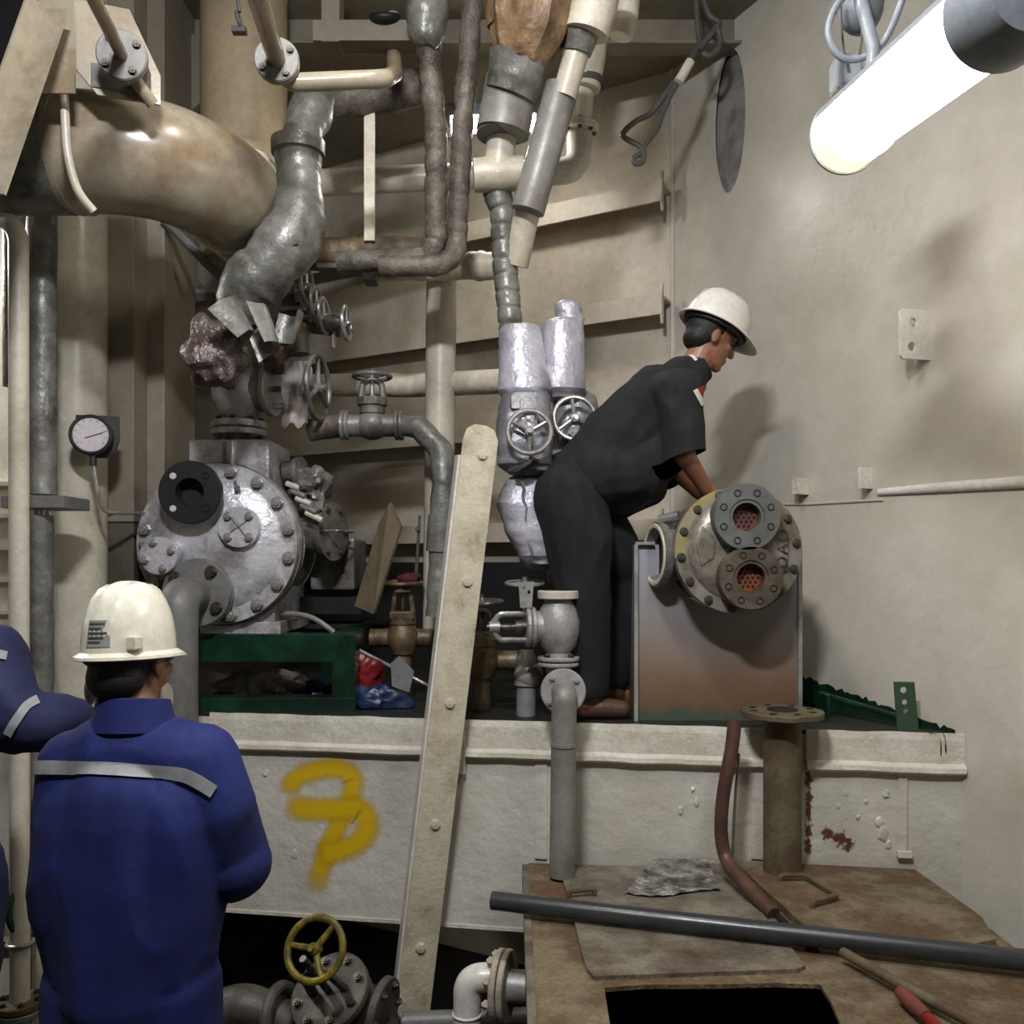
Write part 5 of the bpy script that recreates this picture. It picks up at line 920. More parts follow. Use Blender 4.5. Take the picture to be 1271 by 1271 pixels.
b = MB(); b.tube([P(500, 1268, 3.3), P(660, 1262, 3.3)], .035, 18); solo(b, 'low_cross_pipe', m_grey, 'dim grey level pipe low behind the pale elbow', 'pipe')
# yellow handwheel valve below the platform
yv = thing('yellow_wheel_valve', P(400, 1300, 3.1), 'dark valve with a yellow painted handwheel under the platform', 'valve')
ax = V(-.30, -.55, .78).normalized(); cp = P(412, 1235, 3.12); m = fr(cp, ax, V(1, 0, 0)); m_vd = mat('dark_valve_paint', C(92, 88, 80), C(70, 66, 60), .5, .2, ns=8, bump=.4, dirt=C(52, 46, 38), da=.42, dsc=7)
b = MB(); b.disc(m, .145, .03, 44); f = part(b, 'bonnet_cover', m_vd, yv); boltring(m @ Matrix.Translation((0, 0, .03)), .115, 8, .015, m_bolt, f, .25)
b = MB(); b.lathe([(.13, 0), (.135, -.05), (.12, -.12), (.15, -.2), (.14, -.3), (0, -.34)], m, 36); part(b, 'body', m_vd, yv)
for s_ in (-1, 1): b = MB(); b.tube(fillet([m @ V(s_*.06, 0, .02), m @ V(s_*.045, 0, .12), m @ V(0, 0, .15)], .03, 5), .014, 10, flat=1.6); part(b, 'yoke', m_vd, yv)
b = MB(); b.tube([m @ V(0, 0, .02), m @ V(0, 0, .24)], .013, 12); part(b, 'stem', m_bolt, yv)
hc = P(391, 1178, 2.93); wheel(yv, fr(hc, V(-.22, -.85, .45), V(1, 0, 0)), .098, .0125, m_yellow, 3, PI*.28, .02)
lw = fr(P(470, 1255, 3.15), V(1, -.3, -.1)); flange(lw, .12, .03, m_vd, yv, 6, .013); b = MB(); b.tube([P(420, 1268, 3.2), P(475, 1258, 3.15)], .08, 24); part(b, 'branch', m_vd, yv)
b = MB(); b.tube(spline([P(260, 1262, 3.25), P(300, 1248, 3.25), P(340, 1262, 3.25), P(380, 1285, 3.2)], 6), .075, 22); part(b, 'branch', m_vd, yv); b = MB(); b.torus(fr(P(350, 1262, 3.2), V(1, -.3, .2)), .1, .022, 32, 10); part(b, 'collar', m_vd, yv)
# ================================================================ lamp on the right, cables
def batten(name, p0, p1, r, label, glow, dirv=V(0, 0, 1), ha_=1.2):
    ax = (p1-p0).normalized(); L = (p1-p0).length; t = thing(name, p0, label, 'lamp'); upv = (dirv-ax*dirv.dot(ax)).normalized(); m = fr(p0, ax, upv)
    b = MB(); b.lathe([(0, .075), (r*.7, .08), (r*.86, .11), (r*.86, L-.03)], m, 40); part(b, 'diffuser', glow, t)
    b = MB(); vs = []; n = 14
    for z_ in (.03, L-.01):
        for k in range(n+1): a = -ha_+2*ha_*k/n; vs.append(m @ V(r*1.02*math.cos(a), r*1.02*math.sin(a), z_))
    b.add(vs, [(k, k+1, n+2+k, n+1+k) for k in range(n)], True); part(b, 'housing', m_lampend, t)
    b = MB(); b.lathe([(0, L+.09), (r*.8, L+.08), (r*1.08, L+.04), (r*1.1, L-.03), (r*.86, L-.03)], m, 40); part(b, 'end_cap', m_lampend, t)
    return t, m, L
m_amber = bpy.data.materials.new('amber_clear_plastic'); m_amber.use_nodes = True; bb = m_amber.node_tree.nodes['Principled BSDF']; bb.inputs['Base Color'].default_value = C(236, 214, 168); bb.inputs['Transmission Weight'].default_value = .4; bb.inputs['Roughness'].default_value = .25; bb.inputs['IOR'].default_value = 1.2
lp, m, L = batten('bulkhead_lamp', P(1046, 172, 2.35), P(1250, 8, 1.62), .095, 'bright tubular lamp glowing at the upper right', m_lamp)
b = MB(); b.lathe([(0, -.004), (.07, .0), (.09, .02), (.09, .14), (.084, .14)], m, 40); part(b, 'clear_end', m_amber, lp)
b = MB(); b.torus(m @ Matrix.Translation((0, 0, .018)), .091, .007, 40, 8); part(b, 'end_ring', m_lampend, lp)
b = MB(); b.tube([m @ V(.09, .0, .16), m @ V(.16, 0, .16), P(1052, -60, 2.3)], .016, 12); part(b, 'hanger', m_lampend, lp)
b = MB(); b.tube([m @ V(.09, 0, L-.1), m @ V(.5, 0, L-.1), m @ V(1.2, 0, L-.1)], .012, 12); part(b, 'hanger', m_lampend, lp)
b = MB(); b.box((0, 0, 0), (.07, .07, .09), Matrix.Translation(P(1050, 95, 2.33))); part(b, 'cable_gland', m_lampend, lp, .012)
b = MB(); b.tube(spline([P(1075, -30, 2.2), P(1040, 5, 2.2), P(1028, 40, 2.2), P(1042, 70, 2.2), P(1070, 72, 2.2), P(1098, 50, 2.18), P(1118, 5, 2.15), P(1130, -40, 2.15)], 8), .0085, 10); solo(b, 'lamp_cable', m_lampend, 'thick grey cable loop above the lamp', 'cable')
b = MB(); b.ball(P(1068, 8, 2.35), (.06, .05, .075)); b.box(P(1068, -10, 2.35), (.12, .09, .06)); solo(b, 'junction_box', mat('grey_box_plastic', C(120, 126, 130), C(106, 112, 116), .5), 'grey rounded junction box behind the cable loop', 'junction box')
for x, dx in ((1043, 6), (1072, -6)): b = MB(); b.tube(spline([P(x, -10, 2.28), P(x+dx*.3, 40, 2.27), P(x+dx, 72, 2.26)], 5), .0035, 6); solo(b, 'thin_lamp_wire', m_cable, 'thin wire left inside the lamp cable loop' if dx > 0 else 'thin wire right inside the lamp cable loop', 'wire')
# lamp half hidden behind the overhead pipes
m_lamp2 = emit('rear_lamp_glow', (1, .96, .89, 1), 42)
lb_, m, L = batten('overhead_lamp', P(535, 150, 4.4), P(672, 146, 4.4), .072, 'lit tubular lamp half hidden behind the overhead pipes', m_lamp2, ha_=1.75)
for z_ in (.15, L-.15): b = MB(); b.tube([m @ V(.07, 0, z_), V((m @ V(0, 0, z_)).x, (m @ V(0, 0, z_)).y, 4.29)], .01, 10); part(b, 'hanger', m_lampend, lb_)
b = MB(); b.lathe([(0, .06), (.075, .07), (.08, .1), (.065, .1)], m, 30); part(b, 'end_cap', m_lampend, lb_)
for nm, c, sx, sy, lab in (('deckhead_lamp', LAMP_DECK, .56, .2, 'ceiling lamp housing over the platform, above the view'), ('rear_lamp', LAMP_REAR, .5, .18, 'lamp housing behind the viewpoint'), ('side_lamp', LAMP_SIDE, .95, .2, 'lamp housing over the left passage')):
    t = thing(nm, c, lab, 'lamp'); b = MB(); b.box(c+V(0, 0, .02), (sx, sy, .08)); part(b, 'housing', m_lampend, t, .01)
    b = MB()
    for s_ in (-1, 1): b.tube([c+V(s_*sx*.35, 0, .05), V(c.x+s_*sx*.35, c.y, 4.3)], .01, 8)
    part(b, 'hanger', m_lampend, t)
# slack cables by the corner
cb = [[(862, -30), (866, 30), (868, 55), (862, 66), (846, 92), (832, 118), (822, 140), (815, 160), (800, 180), (795, 190), (787, 196), (789, 203), (797, 201), (799, 190), (795, 182), (774, 170), (776, 162), (790, 150), (806, 142), (818, 128), (838, 100)],
      [(868, -30), (878, 15), (892, 28), (888, 36), (872, 56), (868, 62)], [(889, 32), (894, 48), (890, 62), (880, 69), (872, 66)]]
for k, pl_ in enumerate(cb):
    b = MB(); b.tube(spline([P(x, y, 4.05+.0*k) for x, y in pl_], 5), .013 if k == 0 else .015, 8); solo(b, 'slack_cable', m_cable, ('long grey slack cable with a hooked end hanging by the corner', 'short grey cable kinked at the top of the corner', 'grey cable loop beside the oval hole')[k], 'cable')
b = MB(); b.tube([P(857, 76, 4.03), P(842, 102, 4.03)], .022, 12); solo(b, 'cable_splice', m_lagwh, 'pale taped splice on the slack cable', 'cable splice')
# ================================================================ people
def skin_mesh(prims, name, voxel=.007, smooth=4, wr=None, off=V(0, 0, 0)):
    me = prims.mesh(name+'_raw'); o = bpy.data.objects.new(name+'_raw', me); COL.objects.link(o)
    md = o.modifiers.new('r', 'REMESH'); md.mode = 'VOXEL'; md.voxel_size = voxel; md.use_smooth_shade = True
    if smooth: sm = o.modifiers.new('s', 'SMOOTH'); sm.iterations = smooth; sm.factor = .5
    dg = bpy.context.evaluated_depsgraph_get(); out = bpy.data.meshes.new_from_object(o.evaluated_get(dg)); bpy.data.objects.remove(o); bpy.data.meshes.remove(me)
    if wr:
        bm = bmesh.new(); bm.from_mesh(out); bm.normal_update()
        for v in bm.verts: v.co += v.normal*wr(v.co)
        bm.to_mesh(out); bm.free()
    out.transform(Matrix.Translation(-off)); out.name = name
    for p in out.polygons: p.use_smooth = True
    return out
def worn(prims, name, mt, parent, cuts=(), **k):                 # cuts: (point, direction, reach) open ends such as sleeves and neck
    me = skin_mesh(prims, name, off=OFF[parent.name], **k)
    if cuts:
        bm = bmesh.new(); bm.from_mesh(me); o = OFF[parent.name]
        for p, d, r in cuts:
            d = Vector(d).normalized(); p = Vector(p)-o; near = [f for f in bm.faces if (f.calc_center_median()-p).length < r*1.6]
            ge = list({e for f in near for e in f.edges} | {v for f in near for v in f.verts}) + near
            bmesh.ops.bisect_plane(bm, geom=ge, plane_co=p, plane_no=d)
            bmesh.ops.delete(bm, geom=[f for f in bm.faces if (f.calc_center_median()-p).dot(d) > 1e-4 and (f.calc_center_median()-p).length < r], context='FACES')
        bm.to_mesh(me); bm.free()
    return link(name, me, mt, parent)
def folds(amp, k, st=(1, 1, 1), seed=0):
    def f(p):
        q = V(p.x*st[0], p.y*st[1], p.z*st[2])*k+V(seed, seed*2, 0); n1 = noise.noise(q); return amp*(1-2*abs(n1))*.6+amp*.5*noise.noise(q*.45+V(3, 1, 2))
    return f
def headprims(b, m):                                    # local x forward, y left, z up; origin mid head
    R_ = m.to_3x3().to_4x4(); w_ = lambda x, y, z: m @ V(x, y, z)
    for c, r in (((-.005, 0, .025), (.095, .076, .1)), ((.03, 0, -.035), (.064, .06, .075)), ((.045, 0, -.075), (.045, .045, .042)), ((.07, 0, -.1), (.022, .026, .018)), ((.085, 0, .03), (.016, .05, .014)), ((.1, 0, -.012), (.018, .011, .026)), ((.108, 0, -.03), (.014, .016, .011)), ((.088, 0, -.062), (.012, .024, .007)), ((.086, 0, -.073), (.012, .022, .007)), ((.068, .035, -.02), (.022, .02, .018)), ((.068, -.035, -.02), (.022, .02, .018)), ((-.005, .078, -.015), (.018, .008, .032)), ((-.005, -.078, -.015), (.018, .008, .032))): b.ball(w_(*c), r, R_, 16, 10)
def handprims(b, wr, fdir, palm, side=1, curl=.6, s=1.0):  # palm = direction the palm faces
    f = Vector(fdir).normalized(); n = Vector(palm); n = (n-f*n.dot(f)).normalized(); l = f.cross(n)*side; o = Vector(wr)
    mr = Matrix((l, f, n)).transposed().to_4x4(); b.ball(o+f*.05*s, (.04*s, .052*s, .016*s), mr, 16, 10); b.limb([o-f*.01, o+f*.03*s], [.026*s, .026*s])
    for k, (x, L) in enumerate(((-.03, .062), (-.01, .078), (.011, .083), (.031, .074))):
        p = o+l*x*s+f*.092*s; pts = [o+l*x*.8*s+f*.06*s, p]; d = f; a = 0
        for j, q in enumerate((.45, .32, .25)):
            a += curl*(.5, .8, .6)[j]; d = f*math.cos(a)+n*math.sin(a); p = p+d*L*q*s; pts.append(p)
        b.limb(pts, [.0095*s, .0095*s, .009*s, .008*s, .007*s], seg=10)
    t0 = o+l*.028*s+f*.02*s; t1 = o+l*.055*s+f*.05*s+n*.012*s; t2 = t1+(f*.8+l*.15+n*.4).normalized()*.034*s; t3 = t2+(f+n*.6-l*.1).normalized()*.026*s; b.limb([t0, t1, t2, t3], [.014*s, .012*s, .0105*s, .009*s], seg=10)
def hardhat(name, m, mt, label, sticker=False, slot=True):          # local x forward, z up, origin centre of rim plane
    t = thing(name, m.translation, label, 'hard hat'); b = MB(); vs = []; nu, nv = 48, 16
    for j in range(nv+1):
        e = j/nv*PI/2
        for i in range(nu):
            a = 2*PI*i/nu; r = math.cos(e)**.62; ca, sa = math.cos(a), math.sin(a); x, y, z = .137*r*ca, .112*r*sa, .142*math.sin(e)
            rib = 0
            if j > 3: rib = .006*math.exp(-(y/.011)**2)*(1 if x > -.11 else 0)+.005*(math.exp(-((abs(y)-.042)/.008)**2))*(1 if z > .05 else 0)
            d = V(x, y, z).normalized(); vs.append(m @ (V(x, y, z)+d*rib))
    fs = [(j*nu+i, j*nu+(i+1) % nu, (j+1)*nu+(i+1) % nu, (j+1)*nu+i) for j in range(nv) for i in range(nu)]; b.add(vs, fs, True); part(b, 'shell', mt, t)
    b = MB(); vs = []; sec = [(.0, .006), (.018, -.002), (.02, -.008), (.016, -.01), (.0, -.003)]
    for i in range(nu):
        a = 2*PI*i/nu; pk = 1+2.2*max(0, math.cos(a))**3
        for o, z in sec: vs.append(m @ V((.136+o*pk)*math.cos(a), (.111+o)*math.sin(a), z-.012*max(0, math.cos(a))**3*(o/.02)))
    k = len(sec); b.add(vs, [(i*k+j, i*k+(j+1) % k, ((i+1) % nu)*k+(j+1) % k, ((i+1) % nu)*k+j) for i in range(nu) for j in range(k)], True); part(b, 'brim', mt, t)
    b = MB(); b.torus(m @ Matrix.Translation((0, 0, -.004)) @ Matrix.Diagonal((1.1, .9, 1, 1)), .108, .012, 40, 8, 1.4); part(b, 'headband', m_black, t)
    if slot:
        for s_ in (-1,): b = MB(); b.box((-.09, s_*.09, .024), (.03, .03, .026), m @ Matrix.Translation((0, 0, 0))); part(b, 'accessory_slot', mt, t, .003)
    if sticker:
        b = MB(); n = 10; vs = []
        for zz, off in ((.018, 1.012), (.07, 1.012)):
            for i in range(n+1):
                a = PI-.95+1.05*i/n-.0; a = PI*.93+.62*i/n; e = math.asin(zz/.142); r = math.cos(e)**.62; vs.append(m @ V(.137*r*math.cos(a)*1.012, .112*r*math.sin(a)*1.012, zz))
        b.add(vs, [(i, i+1, n+2+i, n+1+i) for i in range(n)], True); st_ = part(b, 'sticker', mat('grey_sticker', C(150, 154, 146), C(136, 140, 132), .3), t)
        for r_ in range(5):
            b = MB(); vs = []
            for zz in (.026+r_*.009, .0295+r_*.009):
                for i in range(n+1): a = PI*.93+.05+.5*i/n*(.7+.3*((r_*7) % 3)/2); e = math.asin(zz/.142); r = math.cos(e)**.62; vs.append(m @ V(.137*r*math.cos(a)*1.016, .112*r*math.sin(a)*1.016, zz))
            b.add(vs, [(i, i+1, n+2+i, n+1+i) for i in range(n)], True); part(b, 'print_line', m_cable, st_)
    return t
def xf(o, fwd, up): f = Vector(fwd).normalized(); u = Vector(up); u = (u-f*u.dot(f)).normalized(); l = u.cross(f); m = Matrix((f, l, u)).transposed().to_4x4(); m.translation = Vector(o); return m
# reflective tape laid onto the coverall surface
from mathutils.bvhtree import BVHTree
def tape(src, line, wpx, mt, parent, dd, name='reflective_stripe', n=60, off=.0035):
    o = OFF[parent.name]; bm = bmesh.new(); bm.from_mesh(src.data); tr = BVHTree.FromBMesh(bm); bm.free(); pts = spline([V(x, y, 0) for x, y in line], 10); vs = []; ok = []
    for i, p in enumerate(pts):
        t_ = (pts[min(i+1, len(pts)-1)]-pts[max(i-1, 0)]).normalized(); nn = V(-t_.y, t_.x, 0)
        for k in range(5):
            c = p+nn*wpx*(k/4-.5); h = tr.ray_cast(V(0, 0, ZC)-o, P(c.x, c.y, 1)-V(0, 0, ZC)); vs.append((h[0]+V(0, -1, 0)*off+h[1]*off) if h[0] else None)
    b = MB(); idx = {}
    for i, v in enumerate(vs):
        if v is not None: idx[i] = len(b.v); b.v.append(v+o)
    for i in range(len(pts)-1):
        for k in range(4):
            q = (i*5+k, i*5+k+1, i*5+k+6, i*5+k+5)
            if all(z in idx for z in q): b.f.append([idx[z] for z in q]); b.sm.append(True)
    return part(b, name, mt, parent)
# ---------------- man bending over the cooler, dressed in black
D = 3.55
pel = P(716, 606, D+.03); mid = P(764, 556, D+.02); chest = P(818, 506, D); neck = P(858, 462, D); hd = P(882, 419, D-.01)
shR, shL = P(842, 487, D-.165), P(838, 492, D+.17); elR, elL = P(850, 566, D-.19), P(826, 575, D+.22); wrR, wrL = P(876, 606, D-.10), P(868, 612, D+.14)
hpR, hpL = P(708, 618, D-.06), P(722, 618, D+.12); knR, knL = P(722, 728, D-.05), P(786, 716, D+.17); ftR, ftL = P(727, 862, D-.015), P(764, 842, D+.2)
anR = V(ftR.x, ftR.y, ZP+.09); anL = V(ftL.x, ftL.y, ZP+.09)
man = thing('person', V(P(735, 0, D).x, D, ZP), 'person in black shirt and trousers bending over the two-port cooler', 'person')
mh = xf(hd, V(.86, .16, -.40), V(.40, .06, .86))
b = MB(); headprims(b, mh); b.limb([chest, neck, hd-V(.01, 0, .02)], [.1, .058, .06])
b.limb([pel, mid, chest], [.13, .135, .14]); b.limb([shR, chest, shL], [.06, .12, .06])
b.limb([shR, elR, wrR], [.05, .042, .029]); b.limb([shL, elL, wrL], [.05, .042, .029])
handprims(b, wrR, (.75, .45, -.35), (0, .3, -1), 1, .5); handprims(b, wrL, (.9, -.2, -.3), (0, -.2, -1), -1, .5)
b.limb([pel, hpR, knR, anR], [.11, .095, .06, .042]); b.limb([pel, hpL, knL, anL], [.11, .095, .06, .042])
b.limb([anR, anR+V(.1, .0, -.055)], [.04, .03]); b.limb([anL, anL+V(.1, .02, -.055)], [.04, .03])
worn(b, 'body', m_skin, man, voxel=.006, smooth=3)
for s_ in (-1, 1): q = MB(); q.ball(mh @ V(.082, s_*.032, .008), .012, seg=12, rings=8); part(q, 'eye', m_hair, man)
b = MB(); b.ball(mh @ V(-.022, 0, .03), (.092, .084, .098), mh.to_3x3().to_4x4()); b.ball(mh @ V(-.05, 0, -.03), (.055, .068, .05), mh.to_3x3().to_4x4()); worn(b, 'hair', m_hair, man, voxel=.006, smooth=2)
b = MB(); b.limb([pel+V(.02, 0, -.0), P(766, 558, D+.02), P(818, 508, D), P(846, 474, D)], [.155, .172, .165, .10])
b.limb([P(745, 588, D-.05), P(790, 585, D-.05), P(822, 560, D-.06)], [.13, .125, .1]); b.limb([P(745, 588, D+.1), P(790, 590, D+.1), P(822, 560, D+.08)], [.13, .125, .1])
b.limb([P(770, 612, D), P(800, 606, D-.02)], [.1, .085])
b.limb([shR+V(-.02, .03, 0), chest+V(0, 0, .02), shL+V(-.02, -.03, 0)], [.085, .15, .085]); b.limb([shR, shR.lerp(elR, .5), elR+(elR-shR)*.12], [.09, .082, .08]); b.limb([shL, shL.lerp(elL, .5), elL+(elL-shL)*.12], [.09, .082, .08]); b.limb([P(848, 470, D), P(868, 458, D)], [.075, .062])
shirt = worn(b, 'shirt', m_blackcloth, man, voxel=.008, smooth=4, wr=folds(.016, 8, (1, 1, .6), 3), cuts=((elR+V(0, 0, -.0), elR-shR+V(.05, 0, 0), .13), (P(872, 452, D), V(.75, 0, .5), .12)))
b = MB(); b.limb([pel+V(-.0, 0, .02), hpR], [.15, .135]); b.limb([pel+V(0, .04, .02), hpL], [.15, .135]); b.limb([hpR, P(718, 670, D-.06), knR, V(anR.x+.005, anR.y, ZP+.13)], [.14, .13, .108, .08]); b.limb([hpL, P(752, 668, D+.14), knL, V(anL.x, anL.y, ZP+.15)], [.138, .118, .092, .075])
worn(b, 'trousers', m_navytr, man, voxel=.008, smooth=5, wr=folds(.016, 8, (1, 1, .5), 8), cuts=((V(anR.x, anR.y, ZP+.09), (0, 0, -1), .2), (V(anL.x, anL.y, ZP+.11), (0, 0, -1), .2)))
for a_, dx in ((anR, V(.10, -.0, 0)), (anL, V(.085, .03, 0))):
    b = MB(); b.limb([a_+V(0, 0, .10), a_+V(-.005, 0, -.02)], [.05, .052]); b.limb([a_+V(-.03, 0, -.052), a_+dx*.6+V(0, 0, -.045), a_+dx*1.45+V(0, 0, -.052)], [.038, .045, .036]); o = worn(b, 'boot', m_boot, man, voxel=.006, smooth=3)
    zz = ZP-OFF[man.name].z+.001
    for v in o.data.vertices: v.co.z = max(v.co.z, zz)
tape(shirt, [(869, 480), (874, 489), (879, 499)], 9, mat('patch_red', C(176, 44, 40), C(160, 36, 34), .8), man, D, 'sleeve_patch')
tape(shirt, [(862, 484), (867, 493), (872, 503)], 6, m_white, man, D, 'sleeve_patch')
tape(shirt, [(840, 437), (850, 437), (858, 442), (864, 448)], 4, m_white, man, D, 'collar_trim')
hardhat('hard_hat', xf(mh @ V(.0, 0, .045), mh.to_3x3() @ V(1, 0, -.02), mh.to_3x3() @ V(0, 0, 1)), m_helmet, 'white hard hat on the bending man in black', False, False)
# ---------------- man in royal blue coverall, back to the viewer
D = 1.95
def Q(x, y, dd=0): return P(x, y, D+dd)
bl = thing('person', V(Q(165, 0).x, D, 0), 'person in royal blue coverall seen from behind at lower left', 'person')
hd = Q(163, 818, .02); mh = xf(hd, V(.28, .95, -.1), V(0, .05, 1)); hip = V(Q(165, 0).x, D, .78); neck = Q(166, 878, .0)
shR, shL = Q(246, 948), Q(92, 948); elR, elL = Q(294, 1072, .03), Q(90, 1090, .04); wrR, wrL = Q(262, 1062, .26), Q(112, 1062, .28)
b = MB(); headprims(b, mh); b.limb([Q(165, 950), neck, hd-V(0, 0, .03)], [.07, .054, .054]); b.limb([hip, Q(165, 1080), Q(165, 990)], [.12, .115, .12]); b.limb([shL, Q(165, 955), shR], [.05, .075, .05])
b.limb([shR, elR, wrR], [.05, .042, .029]); b.limb([shL, elL, wrL], [.05, .042, .029]); handprims(b, wrR, (-.5, .85, .1), (-.8, -.3, -.3), -1, .5); handprims(b, wrL, (.5, .85, .1), (.8, -.3, -.3), 1, .5)
for s_ in (-1, 1): b.limb([hip, hip+V(s_*.09, 0, -.06), hip+V(s_*.1, .02, -.4), V(hip.x+s_*.1, D-.01, .09)], [.12, .095, .06, .042]); b.limb([V(hip.x+s_*.1, D-.01, .09), V(hip.x+s_*.11, D+.11, .04)], [.04, .03])
worn(b, 'body', m_skin, bl, voxel=.006, smooth=3)
b = MB(); R_ = mh.to_3x3().to_4x4(); b.ball(mh @ V(-.018, 0, .03), (.092, .082, .095), R_); b.ball(mh @ V(-.045, 0, -.04), (.054, .066, .055), R_); worn(b, 'hair', m_hair, bl, voxel=.006, smooth=2)
b = MB(); b.limb([hip+V(0, 0, -.05), Q(162, 1170), Q(162, 1080), Q(164, 1005)], [.148, .15, .152, .145]); b.limb([hip+V(-.05, 0, 0), Q(120, 1120), Q(118, 1010)], [.122, .124, .12]); b.limb([hip+V(.05, 0, 0), Q(206, 1120), Q(216, 1010)], [.122, .124, .12])
b.limb([shL, Q(120, 938), Q(166, 930), Q(212, 938), shR], [.072, .078, .085, .078, .072]); b.limb([Q(166, 920), Q(166, 898)], [.08, .066])
b.limb([shR, Q(274, 1005), elR, elR.lerp(wrR, .75)], [.078, .076, .072, .056]); b.limb([shL, Q(86, 1015), elL, elL.lerp(wrL, .75)], [.076, .074, .07, .056])
for s_ in (-1, 1): b.limb([hip+V(s_*.075, 0, -.04), hip+V(s_*.09, .02, -.4), V(hip.x+s_*.1, D-.01, .14)], [.108, .095, .085])
cvr = worn(b, 'coverall', m_blue, bl, voxel=.008, smooth=4, wr=folds(.020, 6.0, (1, 1, .5), 5))
b = MB(); b.limb([Q(166, 896, -.0), Q(166, 874, .0)], [.083, .074]); 
b = MB(); vs = []; n = 40
for j, (y, r) in enumerate(((908, .084), (868, .069), (867, .063), (908, .074))):
    for i in range(n): a = 2*PI*i/n; c_ = Q(166, y+6*math.sin(a), .0); vs.append(c_+V(r*math.cos(a)*1.12, r*math.sin(a), 0))
b.add(vs, [(j*n+i, j*n+(i+1) % n, ((j+1) % 4)*n+(i+1) % n, ((j+1) % 4)*n+i) for j in range(4) for i in range(n)], True); part(b, 'collar', m_blue, bl)
for s_ in (-1, 1):
    b = MB(); x0 = V(hip.x+s_*.1, D-.01, 0); b.limb([x0+V(0, 0, .2), x0+V(0, 0, .07)], [.058, .055]); b.limb([x0+V(0, -.035, .04), x0+V(0, .06, .045), x0+V(0, .15, .038)], [.042, .048, .04]); o = worn(b, 'boot', m_black, bl, voxel=.008, smooth=3)
    for v in o.data.vertices: v.co.z = max(v.co.z, .002)
tape(cvr, [(42, 952), (70, 952), (120, 953), (170, 956), (220, 960), (240, 966), (266, 982)], 17, m_reflect, bl, D)
b = MB(); b.tube(spline([Q(112, 820, .03), Q(113, 850, .04), Q(125, 872, .07)], 5), .005, 8, flat=2); part(b, 'chin_strap', m_white, bl)
q = MB(); q.ball(Q(206, 866, .06), (.014, .035, .035)); q.jitter(.004, 30); part(q, 'face_mask', m_lagwh, bl)
q = MB(); q.ball(Q(113, 858, .07), (.01, .03, .032)); q.jitter(.004, 30); part(q, 'face_mask', m_lagwh, bl)
hardhat('hard_hat', xf(Q(161, 810, .02), V(.28, .95, -.02), V(-.02, .02, 1)) @ Matrix.Diagonal((.81, .81, 1.08, 1)), m_helmcr, 'cream hard hat on the man in royal blue coverall', True)
# ---------------- man at the left edge reaching in
D = 2.35
lm_ = thing('person', V(P(-110, 0, D).x, D, 0), 'person in navy coverall at the left edge, only the reaching arm in view', 'person')
tx_ = P(-110, 0, D).x; hip = V(tx_, D, .86); shR = P(-16, 822, D); elR = P(18, 892, D-.06); wrR = P(98, 889, D+.02); shL = P(-205, 822, D+.02); hd = V(tx_, D+.02, 1.62); mh = xf(hd, V(.6, .8, -.1), V(0, 0, 1))
b = MB(); headprims(b, mh); b.limb([V(tx_, D, 1.36), V(tx_, D, 1.47), hd-V(0, 0, .03)], [.09, .056, .056]); b.limb([hip, V(tx_, D, 1.1), V(tx_, D, 1.3)], [.13, .125, .14]); b.limb([shL, V(tx_, D, 1.36), shR], [.06, .1, .06])
b.limb([shR, elR, wrR], [.05, .042, .029]); elL = shL+V(-.04, 0, -.28); wrL = elL+V(.02, .2, -.1); b.limb([shL, elL, wrL], [.05, .042, .029]); handprims(b, wrR, (1, .3, -.05), (.2, .4, -1), 1, .5); handprims(b, wrL, (.1, 1, -.3), (1, 0, 0), 1, .5)
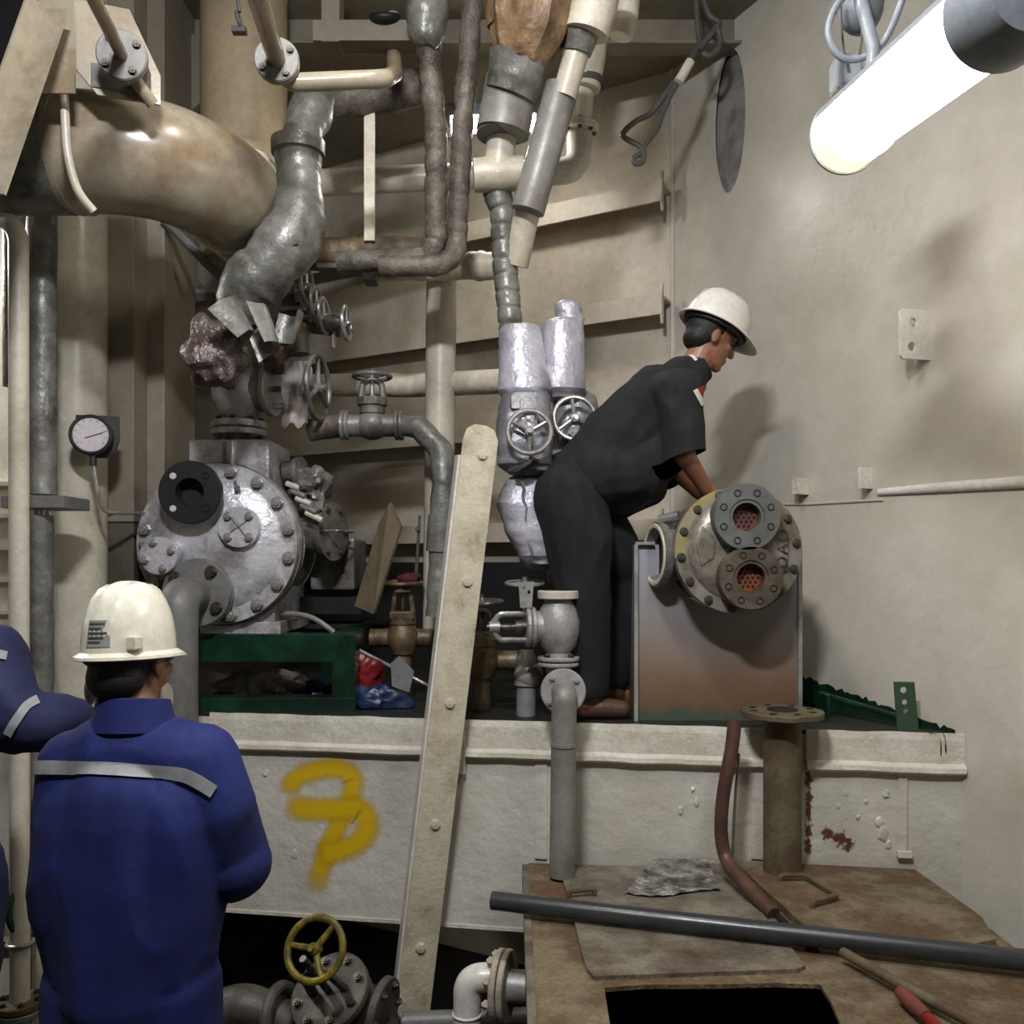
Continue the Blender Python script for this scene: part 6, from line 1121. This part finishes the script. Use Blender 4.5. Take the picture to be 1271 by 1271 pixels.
for s_ in (-1, 1): b.limb([hip, hip+V(s_*.09, 0, -.06), hip+V(s_*.1, .02, -.42), V(hip.x+s_*.1, D, .09)], [.12, .095, .06, .042]); b.limb([V(hip.x+s_*.1, D, .09), V(hip.x+s_*.11, D+.11, .04)], [.04, .03])
worn(b, 'body', m_skin, lm_, voxel=.006, smooth=3)
b = MB(); b.limb([hip+V(0, 0, -.05), V(tx_, D, 1.1), V(tx_, D, 1.3)], [.17, .165, .165]); b.limb([shL, V(tx_, D, 1.36), shR], [.09, .11, .1]); b.limb([V(tx_, D, 1.38), V(tx_, D, 1.46)], [.085, .072])
b.limb([shR, P(-10, 850, D-.03), P(0, 876, D-.06), elR, P(50, 897, D-.05), P(76, 890, D-.02), P(90, 888, D)], [.095, .092, .09, .085, .072, .055, .045]); b.limb([shL, elL, elL.lerp(wrL, .8)], [.095, .08, .06])
for s_ in (-1, 1): b.limb([hip+V(s_*.085, 0, -.04), hip+V(s_*.1, .02, -.42), V(hip.x+s_*.1, D, .14)], [.15, .1, .085])
cvl = worn(b, 'coverall', m_navy, lm_, voxel=.008, smooth=4, wr=folds(.016, 8, (1, 1, .6), 11))
tape(cvl, [(10, 912), (20, 895), (34, 876), (48, 868)], 11, m_reflect, lm_, D)
tape(cvl, [(-30, 806), (-10, 810), (9, 814)], 11, m_reflect, lm_, D)
b = MB(); handprims(b, wrR-V(.005, 0, 0), (1, .3, -.05), (.2, .4, -1), 1, .5, 1.12); worn(b, 'glove', m_glove, lm_, voxel=.005, smooth=2)
b = MB(); b.ball(mh @ V(-.022, 0, .03), (.092, .084, .098), mh.to_3x3().to_4x4()); worn(b, 'hair', m_hair, lm_, voxel=.008, smooth=2)
for s_ in (-1, 1):
    b = MB(); x0 = V(hip.x+s_*.1, D, 0); b.limb([x0+V(0, 0, .2), x0+V(0, 0, .07)], [.058, .055]); b.limb([x0+V(0, -.035, .04), x0+V(0, .06, .045), x0+V(0, .15, .038)], [.042, .048, .04]); o = worn(b, 'boot', m_black, lm_, voxel=.008, smooth=3)
    for v in o.data.vertices: v.co.z = max(v.co.z, .002)
